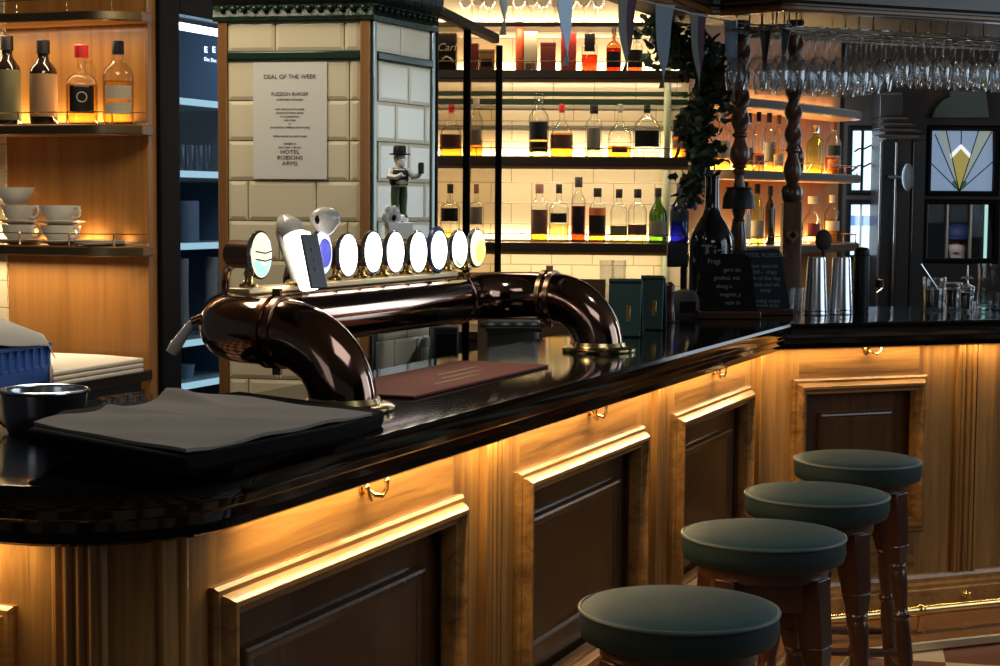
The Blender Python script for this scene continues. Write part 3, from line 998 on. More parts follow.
# towel: draped, wrinkled sheet
tw = MB()
cs = quad_world(((34, 424), (186, 453), (372, 414), (196, 394)), HC + .058)
NU, NV = 44, 26
vs = []
for j in range(NV + 1):
    for i in range(NU + 1):
        u, v = i / NU, j / NV
        p = cs[0].lerp(cs[1], v).lerp(cs[3].lerp(cs[2], v), u)
        zz = .003 * sin(9 * u + 3 * v) * sin(7 * v + 2) + .004 * sin(17 * u - 11 * v) * .5
        zz += .016 * math.exp(-((u - .80) / .05) ** 2) * math.exp(-((v - .10) / .22) ** 2)
        zz += .007 * math.exp(-((u - .42 - .18 * v) / .035) ** 2) * (1 - v)
        vs.append(V((p.x, p.y, HC + .0615 + zz)))
nn_ = len(vs)
vs2 = vs + [V((v.x, v.y, max(v.z - .005, HC + .0555))) for v in vs]
fs = []
for j in range(NV):
    for i in range(NU):
        a_ = j * (NU + 1) + i
        q_ = (a_, a_ + 1, a_ + NU + 2, a_ + NU + 1)
        fs.append(q_); fs.append(tuple(k + nn_ for k in q_[::-1]))
rimi = [i for i in range(NU + 1)] + [j * (NU + 1) + NU for j in range(1, NV + 1)] + [NV * (NU + 1) + i for i in range(NU - 1, -1, -1)] + [j * (NU + 1) for j in range(NV - 1, 0, -1)]
for k in range(len(rimi)):
    a_, c_ = rimi[k], rimi[(k + 1) % len(rimi)]
    fs.append((a_, c_, c_ + nn_, a_ + nn_))
tw.add(vs2, fs)
to = obj('bar_towel', tw, 'towel', loc=(bc.x, bc.y, HC + .056), world=True, smooth=60)
tag(to, 'dark grey bar towel spread over the black tray on the counter', 'towel')
P = at_z(41, 427, HC + .045)
# steel ice bucket behind the tray
pb = at_z(44, 438, .985); pbk = main((pb - C0).dot(d), (pb - C0).dot(n)); pb.z = HC
pb = at_z(45, 432, HC)
ib = thing('ice_bucket', 'steel ice bucket with dark inside and brass side, behind the grey towel', 'ice bucket', (pb.x, pb.y, HC + .0005))
rb_ = 43 * pb.y / F
hb_ = 42 * pb.y / F
obj('bucket', MB().lathe([(.01, 0), (rb_ * .82, 0), (rb_ * .86, .004), (rb_ * .93, hb_ * .5), (rb_, hb_), (rb_ * .965, hb_), (rb_ * .90, hb_ * .5), (rb_ * .8, .008), (.01, .008)], 36), 'steel', ib)
obj('rim', MB().tube([(rb_ * cos(2 * pi * k / 36), rb_ * sin(2 * pi * k / 36), hb_) for k in range(37)], .0035, 8, cap=False), 'steel', ib)
obj('handle', MB().tube([(-rb_ * .95, 0, hb_ * .95), (-rb_ * 1.02, 0, hb_ * .8), (-rb_ * .98, 0, hb_ * .3), (-rb_ * .86, 0, .01)], [.010, .011, .010, .008], 10), 'brass', ib)

# ------------------------------------------------------------------ tiled pillar
K0 = at_y(370.5, 200, 4.70); K0.z = 0          # near right corner
u1 = V((-cos(R(11)), sin(R(11)), 0))           # along the front face, to the left
u2 = V((sin(R(26)), cos(R(26)), 0))            # along the right face, away


def on(p0, u, px, py):
    nn_ = V((-u.y, u.x, 0))
    return (at_plane(px, py, p0, nn_) - p0).dot(u)


w1 = on(K0, u1, 219.5, 200); w2_ = on(K0, u2, 432, 200)
K1 = K0 + u1 * w1; K2 = K0 + u2 * w2_; K3 = K1 + u2 * w2_
pil = thing('tiled_pillar', 'square bar pillar in cream and grey bevelled tiles with green cornice and wood edges', 'pillar', (K0 + K3) / 2, 0)
core = MB().prism([(p.x, p.y) for p in (K0, K2, K3, K1)], 'z', 0, 2.85)
obj('core', core, 'grout', pil, world=True, smooth=0)


def face_tiles(P, u, out, x0, x1, rows, name, tw_=.198, first=0, m='tile'):
    mb = MB()
    T = Matrix((u, -out, V((0, 0, 1)))).transposed().to_4x4(); T.translation = P
    for r_i, (z0, z1, off) in enumerate(rows):
        x = x0 - off
        while x < x1 - .004:
            a_, c_ = max(x, x0) + .0015, min(x + tw_, x1) - .0015
            if c_ - a_ > .012:
                zz0, zz1 = z0 + .0015, z1 - .0015
                bev = min(.010, (c_ - a_) * .3)
                vs = [(a_, -.001, zz0), (c_, -.001, zz0), (c_, -.001, zz1), (a_, -.001, zz1),
                      (a_, -.004, zz0), (c_, -.004, zz0), (c_, -.004, zz1), (a_, -.004, zz1),
                      (a_ + bev, -.0065, zz0 + bev), (c_ - bev, -.0065, zz0 + bev), (c_ - bev, -.0065, zz1 - bev), (a_ + bev, -.0065, zz1 - bev)]
                vs = [T @ V(v) for v in vs]
                mb.add(vs, [(0, 1, 2, 3), (0, 1, 5, 4), (1, 2, 6, 5), (2, 3, 7, 6), (3, 0, 4, 7), (4, 5, 9, 8), (5, 6, 10, 9), (6, 7, 11, 10), (7, 4, 8, 11), (8, 9, 10, 11)])
            x += tw_
    return obj(name, mb, m, pil, world=True, smooth=0)


def fz(px, py, P=K0, u=u1): return at_plane(px, py, P, V((-u.y, u.x, 0))).z


o1 = V((-u1.y, u1.x, 0)); o1 = o1 if o1.y < 0 else -o1      # outward of front face
o2 = V((u2.y, -u2.x, 0)); o2 = o2 if o2.x > 0 else -o2
zt1 = fz(295, 21); zt2 = fz(295, 51.5); zs2 = fz(295, 60)
th = .111
rows = [(zt2, zt1, .06)]
z = zs2; k = 0
offs = [.045, .045, .045, .14, .05, .14]
while z - th > .02:
    rows.append((z - th, z, offs[k % 6] if k < 6 else (.05 if k % 2 else .14))); z -= th; k += 1
wt = .028
# front face local axis: run from left (K1) to right (K0)
face_tiles(K1, -u1, o1, wt, w1 - wt, rows, 'front_tiles')
rows2 = [(zt2, zt1, .03)]; z = zs2; k = 0
while z - th > .02:
    rows2.append((z - th, z, .06 if k % 2 else .155)); z -= th; k += 1
face_tiles(K0, u2, o2, .02, w2_ - .02, rows2, 'side_tiles', tw_=.17)


def strip(P, u, out, x0, x1, z0, z1, t0, t1, name, m, bev=.003):
    T = Matrix((u, -out, V((0, 0, 1)))).transposed().to_4x4(); T.translation = P
    return obj(name, MB().box(x0, x1, -t1, -t0, z0, z1, T), m, pil, world=True, bevel=bev)


strip(K1, -u1, o1, 0, wt, 0, zt1 + .002, 0, .012, 'wood_edge', 'trim')
strip(K1, -u1, o1, w1 - wt, w1, 0, zt1 + .002, 0, .012, 'wood_edge', 'trim')
strip(K0, u2, o2, 0, .018, 0, zt1, 0, .010, 'corner_bead', 'bead')
strip(K0, u2, o2, w2_ - .018, w2_, 0, zt1, 0, .010, 'corner_bead', 'bead')
strip(K1, -u1, o1, wt, w1 - wt, zs2, zt2, 0, .014, 'green_band', 'greenp', .004)
strip(K0, u2, o2, .018, w2_ - .018, zs2, zt2, 0, .014, 'green_band', 'greenp', .004)
# cornice: swept ogee round the two visible faces, with a relief row
cp = [(p.x, p.y) for p in (K1 + u1 * .012, K0 + (o1 + o2) * .0, K2)]
CO_ = [(0, zt1), (-.016, zt1), (-.018, zt1 + .012), (-.012, zt1 + .020), (-.012, zt1 + .045), (-.030, zt1 + .062), (-.036, zt1 + .078), (-.036, zt1 + .095), (0, zt1 + .095)]
obj('cornice', MB().sweep(CO_, cp), 'green', pil, world=True, smooth=40)
rel = MB()
for P_, u_, o_, L_ in ((K1, -u1, o1, w1), (K0, u2, o2, w2_)):
    N_ = int(L_ / .03)
    for i in range(N_):
        c_ = P_ + u_ * ((i + .5) * L_ / N_) + o_ * .013 + V((0, 0, zt1 + .033))
        rel.ell(c_, (.010, .010, .010), 10, 6)
        rel.ell(c_ + u_ * .013 + V((0, 0, .004)), (.004, .004, .006), 8, 5)
obj('cornice_relief', rel, 'greenp', pil, world=True)
# power socket on the side face
T2 = Matrix((u2, -o2, V((0, 0, 1)))).transposed().to_4x4(); T2.translation = K0
sx_ = on(K0, u2, 419.5, 342); sz_ = fz(419.5, 342, K0, u2)
so = MB().box(sx_ - .032, sx_ + .032, -.018, -.008, sz_ - .014, sz_ + .014, T2)
obj('socket_plate', so, 'white', pil, world=True, bevel=.002)
# dark strip on the front top / pinned notice
nx0, nx1 = (on(K0, u1, 254.5, 115)), (on(K0, u1, 328, 115))
zt_, zb_ = fz(292, 62.5), fz(292, 179)
T1 = Matrix((-u1, -o1, V((0, 0, 1)))).transposed().to_4x4(); T1.translation = K0
nc = K0 + u1 * (nx0 + nx1) / 2 + o1 * .0105 + V((0, 0, zb_))
NROT = atan2((-u1).y, (-u1).x)
nw, nh = abs(nx0 - nx1), zt_ - zb_
no = thing('paper_notice', 'white paper menu notice headed DEAL OF THE WEEK on the tiled pillar', 'notice', nc, NROT)
obj('sheet', MB().box(-nw / 2, nw / 2, 0, .0012, 0, nh), 'paper', no)


def line(body, ypx, size, sx=1.0):
    text('lettering', body, size, no, (0.0 if True else 0, -.0006, nh * (179 - ypx) / 116.5), 'ink', sx=sx, thick=.0002)


line('DEAL OF THE WEEK', 77, .0165, 1.02)
line('FUZZION BURGER', 94.2, .0132, .98)
for ypx, body, sz in ((99.5, 'pulled beef and burger', .0085), (109, 'with lettuce and tomato,', .0085), (112.7, 'onion and house sauce', .0085), (116.4, 'in a toasted bun', .0085), (120, 'with chips', .0085),
                      (123.6, 'or', .0085), (127.2, 'served from midday until evening', .0085), (136, 'while stocks last each week', .0088), (143.5, 'available at', .0082), (147.2, 'your local - the bar', .0085)):
    line(body, ypx, sz)
line('HOTEL', 152, .0150, 1.2); line('ROBSONS', 157.8, .0150, 1.1); line('ARMS', 163.5, .0150, 1.2)

# figurine standing on a white block beside the pillar's grey face
fz0 = at_y(399, 222, 4.62)
fg = thing('figurine', 'small bearded man figurine in black hat, waistcoat and green trousers by the pillar', 'figurine', (fz0.x, fz0.y, fz0.z), R(28))
px_ = 4.62 / F
body = MB()
body.frustum((0, 0, -26 * px_), (.033, .026), (.033, .026), 26 * px_)
obj('block', body, 'white', fg, bevel=.003)
body = MB()
H_ = 72 * px_
body.tube([(0, 0, 0), (0, 0, .008), (.0, 0, .02)], [.026, .026, .02], 14)
obj('foot_plinth', body, 'white', fg)
lg = MB()
for sgn in (-1, 1):
    lg.tube([(sgn * .011, -.006, .012), (sgn * .012, 0, .03), (sgn * .012, 0, .07), (sgn * .010, 0, .10)], [.008, .010, .012, .013], 12)
    lg.ell((sgn * .012, -.009, .016), (.008, .015, .006), 10, 6)
obj('trousers', lg, mat('figurine_green', (.05, .07, .02), .4), fg)
bd = MB()
bd.tube([(0, 0, .095), (0, 0, .105), (0, 0, .125), (0, 0, .143), (0, -.001, .150), (0, -.002, .156), (0, -.003, .163), (0, -.003, .172), (0, -.003, .180), (0, -.003, .186)],
        [.021, .024, .024, .021, .010, .010, .015, .0165, .015, .008], 16)
obj('torso_and_head', bd, mat('figurine_cream', (.55, .47, .34), .4), fg, smooth=60)
ws = MB().tube([(0, .001, .100), (0, .001, .118), (0, .001, .138), (0, .001, .146)], [.0245, .0262, .0245, .018], 16, flat=.97)
obj('waistcoat', ws, 'lb_dark', fg)
be = MB()
be.ell((0, -.014, .160), (.012, .009, .014), 12, 8)
obj('beard', be, 'white', fg)
am = MB()
am.tube([(-.024, 0, .140), (-.034, -.010, .122), (-.022, -.032, .120), (-.012, -.045, .128)], [.009, .008, .007, .006], 10)
am.tube([(.024, 0, .140), (.038, -.012, .122), (.040, -.036, .126), (.040, -.050, .134)], [.009, .008, .007, .006], 10)
obj('arms', am, 'white', fg)
ht = MB().lathe([(.002, 0), (.028, 0), (.0285, .003), (.018, .005), (.0175, .020), (.014, .025), (.004, .023), (.002, .023)], 20, c=(0, -.003, .181))
obj('hat', ht, 'lb_dark', fg)
mg = MB().lathe([(.004, 0), (.008, .001), (.009, .022), (.007, .030), (.003, .031)], 12, c=(.040, -.054, .130))
obj('mug', mg, 'greenp', fg)

# ------------------------------------------------------------------ fridge beside the pillar
FP = PR + d * .02
fr_ = thing('drinks_fridge', 'tall black glass-door drinks fridge with lit white shelves, left of the pillar', 'fridge', (FP.x, FP.y, 0), RZ)


def fx(px, py): return (at_plane(px, py, FP, n) - FP).dot(d)
def fzz(px, py): return at_plane(px, py, FP, n).z


x0 = fx(176, 200); x1 = x0 + .52
FD = .52; FT = fzz(176, 14)
sh = MB()
sh.box(.0, x0 + .0, -.02, FD, 0, FT + .12)
sh.box(x1, x1 + .06, -.02, FD, 0, FT + .12)
sh.box(x0, x1, -.02, FD, FT, FT + .12)
sh.box(x0, x1, -.02, FD, 0, .25)
obj('cabinet', sh, 'blackm', fr_, bevel=.004)
inn_ = MB().box(x0, x1, FD - .03, FD, .25, FT)
inn_.box(x1 - .006, x1 - .0005, .045, FD - .03, .25, FT - .0005)
obj('back_panel', inn_, 'finner', fr_)
obj('lamp_tube', MB().box(x0 + .01, x1 - .06, .03, .06, FT - .045, FT - .02), 'led', fr_, bevel=.006)
for py in (97, 170, 243, 341, 384):
    z_ = fzz(190, py)
    sh_o = obj('shelf', MB().box(x0 + .004, x1 - .004, .045, FD - .04, z_ - .028, z_), 'fshelf', fr_, bevel=.004)
    obj('lit_edge_strip', MB().box(x0 + .006, x1 - .006, .038, .0449, z_ - .026, z_ - .002), 'edgeglow', sh_o, bevel=.001)
dr = MB().box(x0 - .0, x1, -.005, .004, .25, FT)
obj('glass_door', dr, clear('fridge_glass', (.72, .78, .86), .8, ior=1.15), fr_)
hl = MB().box(x0 - .055, x0 - .035, -.05, -.02, .9, 1.6)
for px_e in (203.5, 211.5):
    text('lettering', 'E', .030, fr_, (fx(px_e, 50), -.010, fzz(px_e, 50)), 'lens_p', bold=.001, sx=1.5)
text('lettering', 'Elec Elec', .020, fr_, (fx(208, 60), -.010, fzz(208, 60)), 'lens_p', sx=1.2)

# things inside the fridge


def inside(px, py, off=.16):
    p = at_plane(px, py, FP + n * off, n)
    return p


def fshelf_z(py): return fzz(190, py) + .0006


gi = 0
for sh_py, lst in ((170, ((181, 26, 8), (190, 26, 8), (199, 26, 8), (208, 26, 8))), (341, ((199, 45, 7), (211, 40, 7)))):
    for (px, hpx, wpx) in lst:
        p = inside(px, sh_py, .14); h_ = hpx * p.y / F; r__ = wpx * p.y / F / 2
        g = MB().lathe([(r__ * .7, 0), (r__ * .75, .003), (r__ * .9, h_ * .5), (r__, h_), (r__ * .94, h_), (r__ * .84, h_ * .5), (r__ * .66, .008), (.001, .008)], 16)
        o = obj('highball_glass', g, 'gthin', loc=(p.x, p.y, fshelf_z(sh_py)))
        tag(o, ['clear tall glass on the second fridge shelf, leftmost', 'clear tall glass on the second fridge shelf, second from left', 'clear tall glass on the second fridge shelf, third from left',
                'clear tall glass on the second fridge shelf, next to the pillar', 'tall clear glass on a lower fridge shelf, left of the two', 'tall clear glass on a lower fridge shelf beside the pillar'][gi], 'glass', 'glasses in the fridge')
        gi += 1
p = inside(186, 243, .12)
o = thing('paper_roll', 'pale blue paper roll lying on the middle fridge shelf', 'paper roll', (p.x, p.y, fshelf_z(243)), RZ)
obj('roll', MB().lathe([(.012, 0), (.048, 0), (.050, .004), (.050, .15), (.048, .154), (.012, .154)], 20), mat('pale_blue_paper', (.36, .45, .62), .7), o)
p = inside(186, 383, .12)
o = thing('cup_stack', 'pale blue stacked cups on the lowest visible fridge shelf', 'cups', (p.x, p.y, fshelf_z(384)), 0)
obj('cup', MB().lathe([(.02, 0), (.027, 0), (.034, .055), (.033, .055), (.02, .004)], 18), mat('pale_blue_cup', (.34, .45, .62), .5), o)
# tall grey tubes in front of the lower compartment
for i, px in enumerate((182, 212)):
    p = inside(px, 300, .09)
    hh_ = fzz(190, 247) - fshelf_z(341) - .05
    o = thing('bottle_tube', ['tall grey cylinder on a fridge shelf, beside the wood panel', 'tall grey cylinder on a fridge shelf, beside the pillar'][i], 'cylinder', (p.x, p.y, fshelf_z(341)))
    obj('tube', MB().lathe([(.026, 0), (.028, .004), (.024, hh_ * .6), (.026, hh_), (.02, hh_ + .004), (.001, hh_ + .004)], 18), 'cloth', o)
    obj('base_ring', MB().lathe([(.029, .0), (.030, .02), (.028, .022), (.028, 0)], 18, cap=False), 'steel', o)

# ------------------------------------------------------------------ left unit: worktop, shelves
WK = .90
e0 = at_z(0, 396, WK); e1 = at_z(153, 369, WK)
wd = (e1 - e0).normalized(); wn_ = V((-wd.y, wd.x, 0))
wpoly = [e0 - wd * .9, e1, PR - LN * .0 + V((0, 0, WK)), PR + n * 2.2 + V((0, 0, WK)), e0 - wd * .9 + wn_ * 1.2]
PRz = PR - LN * .062
pl_ = [(p.x, p.y) for p in (e0 - wd * .7, e1, PRz - V((0, 0, 0)) + n * .02, PRz + n * 1.4, e0 - wd * .7 + wn_ * .95)]
wt_ = thing('back_worktop', 'dark wooden back-bar worktop under the cup shelf at the left', 'worktop', (e0.x, e0.y, 0), atan2(wd.y, wd.x))
obj('top', MB().prism(pl_, 'z', WK - .04, WK), 'darkh', wt_, world=True, bevel=.005)
Tw = Matrix((wd, wn_, V((0, 0, 1)))).transposed().to_4x4(); Tw.translation = V((e0.x, e0.y, 0))
Lw = (e1 - e0).length
bb = MB().box(-.7, Lw - .03, .03, .30, 0, WK - .04, Tw)
obj('base_cabinet', bb, 'blackp', wt_, world=True)
for k in range(3):
    xx = -.66 + k * .56
    obj('door', MB().box(xx, min(xx + .53, Lw - .035), .012, .03, .08, WK - .07, Tw), 'blackp', wt_, world=True, bevel=.004)


SHX0, SHX1 = -1.25, lx(159)


def left_shelf(py, label, depth=.21):
    z_ = lp(80, py, depth - .02).z
    t = thing('wall_shelf', label, 'shelf', (PR + (-n) * -.4 + V((0, 0, z_ - .04))), LROT, 'brass-railed shelves on the oak panel')
    t.location = PR + n * .45 + V((0, 0, z_ - .036)); MATS[t.name] = Matrix.Translation(t.location) @ Matrix.Rotation(LROT, 4, 'Z')
    # front line gently bowed, rounded in at the right end
    x0_, x1_ = -.85, .45 + SHX1
    pts = []
    for k in range(33):
        u = k / 32
        x = x0_ + (x1_ - x0_) * u
        dep = depth - .012 * (1 - cos(2 * pi * (u - .55) * 1.6)) * .5
        if u > .86: dep -= (depth - .10) * ((u - .86) / .14) ** 2.2
        pts.append((x, -dep))
    poly_ = [(x0_, -.031)] + pts + [(x1_, -.031)]
    obj('board', MB().prism(poly_[::1], 'z', 0, .036), 'trim', t, bevel=.004)
    fe = MB()
    for (za, zb_, o_) in ((.005, .030, .004),):
        a_ = [(x, y - .001) for x, y in pts]; c_ = [(x, y - .001 - o_) for x, y in pts]
        fe.prism(a_ + c_[::-1], 'z', za, zb_)
    obj('metal_edge', fe, 'brassd', t)
    rail = [(x, y + .012, .036 + .042) for x, y in pts]
    grl = obj('gallery_rail', MB().tube(rail, .0022, 6), 'brass', t)
    for k in (3, 9, 15, 21, 26, 30):
        x, y = pts[k]
        obj('rail_post', MB().lathe([(.006, 0), (.006, .004), (.003, .008), (.0025, .036), (.0042, .042), (.002, .047)], 8, c=(x, y + .012, .036)), 'brass', grl)
    return t, z_


sA, zA = left_shelf(10, 'topmost brass-railed shelf on the oak panel, at the picture top left')
sB, zB = left_shelf(124, 'brass-railed shelf on the oak panel carrying four spirit bottles')
sC, zC = left_shelf(246, 'brass-railed shelf on the oak panel carrying white cups and saucers')
# warm LED profiles at the back of the shelves
for t_, zz in ((sB, zB), (sC, zC)):
    obj('led_profile', MB().box(-.85, .45 + SHX1 - .02, -.045, -.033, .036, .044), 'lb_cream', t_)

# ------------------------------------------------------------------ bottles
PROF = dict(
    round=([(.80, 0), (.96, .008), (1, .03), (1, .56), (.96, .62), (.80, .68), (.50, .735), (.36, .77), (.33, .80)], .33, .80),
    tall=([(.80, 0), (.97, .01), (1, .03), (1, .60), (.93, .66), (.66, .72), (.46, .76), (.40, .80)], .40, .80),
    bulb=([(.70, 0), (.90, .01), (.99, .06), (1, .26), (.97, .40), (.82, .50), (.50, .60), (.26, .69), (.19, .76), (.18, .83)], .18, .83),
    deca=([(.85, 0), (.98, .012), (1, .03), (1, .50), (.95, .58), (.72, .68), (.42, .76), (.24, .82), (.20, .87)], .20, .87),
    square=([(.90, 0), (1, .012), (1, .03), (1, .55), (.97, .60), (.75, .65), (.36, .70), (.27, .74), (.26, .80)], .26, .80),
    squat=([(.82, 0), (.97, .012), (1, .04), (1, .28), (.97, .42), (.78, .53), (.46, .62), (.27, .71), (.22, .78), (.21, .82)], .21, .82),
    flask=([(.86, 0), (.98, .012), (1, .04), (1, .48), (.94, .55), (.70, .61), (.34, .655), (.25, .68), (.25, .80)], .25, .80),
    hock=([(.80, 0), (.97, .01), (1, .03), (1, .45), (.92, .55), (.66, .68), (.48, .78), (.42, .84)], .42, .84),
    wine=([(.84, 0), (.98, .01), (1, .03), (1, .50), (.95, .56), (.70, .65), (.42, .72), (.32, .78), (.30, .92)], .30, .92),
)


def bottle(loc, H, Wd, label, style='round', glass='glass', liquid=None, fill=.5, cap='lb_dark', lab=None, lz=(.12, .42), la=62, lab2=None, lz2=(0, 0), sq=2.0, rot=0.0, group=None, capz=None, name='spirit_bottle', capr=1.0, sy=1.0):
    t = thing(name, label, 'bottle', loc, rot, group)
    prof, nr, nz = PROF[style]
    r = Wd / 2
    seg = 28
    pr = [(p[0] * r, p[1] * H) for p in prof]
    nk = [(nr * r, nz * H + .001), (nr * r, (capz or .90) * H), (nr * r * 1.12, (capz or .90) * H + .002), (nr * r * 1.12, (capz or .90) * H + .007), (nr * r * .9, (capz or .90) * H + .008)]
    body = MB()
    # body: the superellipse only matters for the square bottles; necks stay round
    body.lathe([(.001, 0)] + pr + nk + [(.001, nk[-1][1])], seg, sq=sq, sy=sy, cap=False)
    gbo = obj('glass_body', body, glass, t, smooth=50)
    if liquid:
        lq = []
        for (a, z) in [(p[0] * r * .93, max(p[1] * H, .004)) for p in prof]:
            if z < fill * H: lq.append((a, z))
        # radius at the fill level
        rr = lq[-1][0]
        for i in range(len(prof) - 1):
            if prof[i][1] <= fill <= prof[i + 1][1]:
                q_ = (fill - prof[i][1]) / (prof[i + 1][1] - prof[i][1])
                rr = (prof[i][0] + (prof[i + 1][0] - prof[i][0]) * q_) * r * .93
        lq.append((rr, fill * H)); lq = [(.001, .004)] + lq + [(.001, fill * H)]
        obj('spirit', MB().lathe(lq, seg, sq=sq, sy=sy, cap=False), liquid, t, smooth=50)
    if cap:
        c0 = (capz or .90) * H - .012
        cr = nr * r * 1.22 * capr
        obj('cap', MB().lathe([(cr * .95, c0 - .02 * H), (cr, c0 - .018 * H), (cr, H - .003), (cr * .9, H), (.001, H)], 18), cap, t, bevel=0)
    for L_, z_ in ((lab, lz), (lab2, lz2)):
        if L_:
            obj('label', MB().patch(r * 1.012, z_[0] * H, z_[1] * H, -R(la), R(la), sq=sq, sy=sy), L_, gbo, smooth=50)
    return t


# four bottles on the left unit's upper shelf
def lb_at(px, off): return lp(px, 120, off)


GL = 'spirit bottles on the oak shelf'
for (px, yt, wpx, off, kw) in (
    (8, 36, 26, .115, dict(label='dark bottle with olive label, leftmost of four on the oak shelf', style='tall', glass='gdark', lab='lb_olive', lz=(.06, .62), cap='lb_dark', la=75)),
    (44, 40, 27, .115, dict(label='dark brown bottle with tan label on the oak shelf, second from the left', style='tall', glass='gdark', lab='lb_tan', lz=(.10, .60), cap='lb_dark', la=80)),
    (82, 45, 31, .115, dict(label='clear flagon of amber spirit with black label on the oak shelf', style='flask', liquid='l_gold', fill=.50, lab='lb_dark', lz=(.14, .48), la=42, cap='wax', capr=1.5, sq=2.6)),
    (118.5, 41, 30, .115, dict(label='clear bottle of pale gold spirit with cream label, rightmost on the oak shelf', style='round', liquid='l_gold', fill=.52, lab='lb_cream', lz=(.30, .46), la=55, lab2='lb_cream', lz2=(.12, .26), cap='lb_dark')),
):
    p = lb_at(px, off)
    z_ = zB + .0005
    zt_ = lp(px, yt, off).z
    t = bottle((p.x, p.y, z_), zt_ - z_, wpx * p.y / F, group=GL, rot=atan2(-p.x, p.y), **kw)
    if px == 82:
        Hh = zt_ - z_; r = wpx * p.y / F / 2
        text('label_lettering', 'STONES', .014, t, (0, -r * 1.03, Hh * .48), 'lb_cream')
        ring = MB().tube([(.017 * cos(2 * pi * k / 20), -r * 1.03, Hh * .34 + .017 * sin(2 * pi * k / 20)) for k in range(21)], .0022, 6, cap=False)
        obj('label_emblem', ring, 'lb_cream', t)
        obj('handle', MB().tube([(r * .25, 0, Hh * .78), (r * .62, 0, Hh * .80), (r * .80, 0, Hh * .72), (r * .78, 0, Hh * .58)], .0045, 8), 'glass', t)


# cups and saucers
def cup(loc, rot, label, sc=1.0, group='white coffee cups on the oak shelf'):
    t = thing('coffee_cup', label, 'cup', loc, rot, group)
    r = .072 * sc; h = .062 * sc
    cbo = obj('bowl', MB().lathe([(.001, 0), (r * .50, 0), (r * .54, .004), (r * .60, .008), (r * .86, h * .45), (r * .97, h * .85), (r, h), (r * .965, h), (r * .93, h * .85), (r * .80, h * .45), (r * .5, .012), (.001, .010)], 30, cap=False), 'white', t, smooth=50)
    pts = [(r * .86, 0, h * .86), (r * 1.12, 0, h * .92), (r * 1.30, 0, h * .75), (r * 1.28, 0, h * .48), (r * 1.08, 0, h * .30), (r * .78, 0, h * .32)]
    obj('handle', MB().tube(pts, .0055 * sc, 10), 'white', cbo, smooth=60)
    return t


def saucer(loc, label, r=.088):
    o = obj('saucer', MB().lathe([(.001, 0), (r * .5, 0), (r * .55, .004), (r * .9, .010), (r, .016), (r * .985, .0175), (r * .88, .0125), (r * .5, .007), (.001, .006)], 32, cap=False), 'white', loc=loc, smooth=50)
    return tag(o, label, 'saucer', 'white saucers on the oak shelf')


zc_ = zC + .0006
pA = lp(61, 240, .115); pBk = lp(21, 240, .115); pCk = lp(-6, 240, .115)
hA = .064
saucer((pA.x, pA.y, zc_), 'white saucer at the bottom of the right-hand cup stack')
cup((pA.x, pA.y, zc_ + .0075), LROT + R(-12), 'lower white cup of the right-hand cup stack, handle to the right')
saucer((pA.x, pA.y, zc_ + .0075 + .0625), 'white saucer lying on the lower cup of the right-hand stack')
cup((pA.x, pA.y, zc_ + .0075 + .0625 + .0075), LROT + R(-8), 'upper white cup of the right-hand cup stack')
saucer((pBk.x, pBk.y, zc_), 'white saucer at the bottom of the left-hand cup stack')
cup((pBk.x, pBk.y, zc_ + .0075), LROT + R(-5), 'lowest white cup of the left-hand cup stack')
saucer((pBk.x, pBk.y, zc_ + .07), 'white saucer between the cups of the left-hand stack')
cup((pBk.x, pBk.y, zc_ + .0775), LROT + R(-10), 'middle white cup of the left-hand cup stack')
cup((pBk.x - .02, pBk.y, zc_ + .0775 + .0635), LROT + R(170), 'topmost white cup of the left-hand stack, handle to the left')
sp_ = lp(100, 243, .12)
pt = MB().lathe([(.001, 0), (.060, 0), (.085, .006), (.092, .010), (.088, .011), (.06, .004), (.001, .004)], 30, cap=False)
for k in range(3):  # white discs stand for the bright LED glow along the shelf
    o = obj('glow_disc', pt, 'white', loc=(sp_.x, sp_.y, zc_ + .0045 * k))
    tag(o, ['lowest white disc standing for the shelf glow right of the cups', 'middle white disc standing for the shelf glow right of the cups', 'top white disc standing for the shelf glow right of the cups'][k], 'plate', 'white discs for the glow on the oak shelf')

# worktop: blue crate with cloth, white linen
zt0 = WK + .0006
cr_c = at_z(50, 383, WK)                      # nearest right corner on the worktop
cx, cy = wd, wn_
crt = thing('plastic_crate', 'blue plastic crate under a grey cloth on the back worktop', 'crate', (cr_c.x, cr_c.y, zt0), atan2(wd.y, wd.x) + R(3))
hC_ = .135
c1 = MB()
Lc, Wc = .62, .36
c1.box(-Lc, 0, 0, Wc, 0, .012)
for (a, e, f, g) in ((-Lc, 0, 0, .012), (-Lc, 0, Wc - .012, Wc), (-.012, 0, 0, Wc), (-Lc, -Lc + .012, 0, Wc)):
    c1.box(a, e, f, g, 0, .060)
    c1.box(a, e, f, g, .118, hC_)
for k in range(14):
    xx = -Lc + k * (Lc - .014) / 13
    c1.box(xx, xx + .014, -.004, .010, .055, .125)
for k in range(7):
    yy = k * (Wc - .014) / 6
    c1.box(-.010, .004, yy, yy + .014, .055, .125)
c1.box(-Lc, -.004, .004, .008, .05, .13); c1.box(-.008, -.004, .004, Wc, .05, .13)
c1.box(-Lc - .006, .006, -.006, Wc + .006, hC_ - .014, hC_)
obj('basket', c1, 'blue', crt, bevel=.003)
cl = MB()
NU, NV = 30, 20
vs = []; fs = []
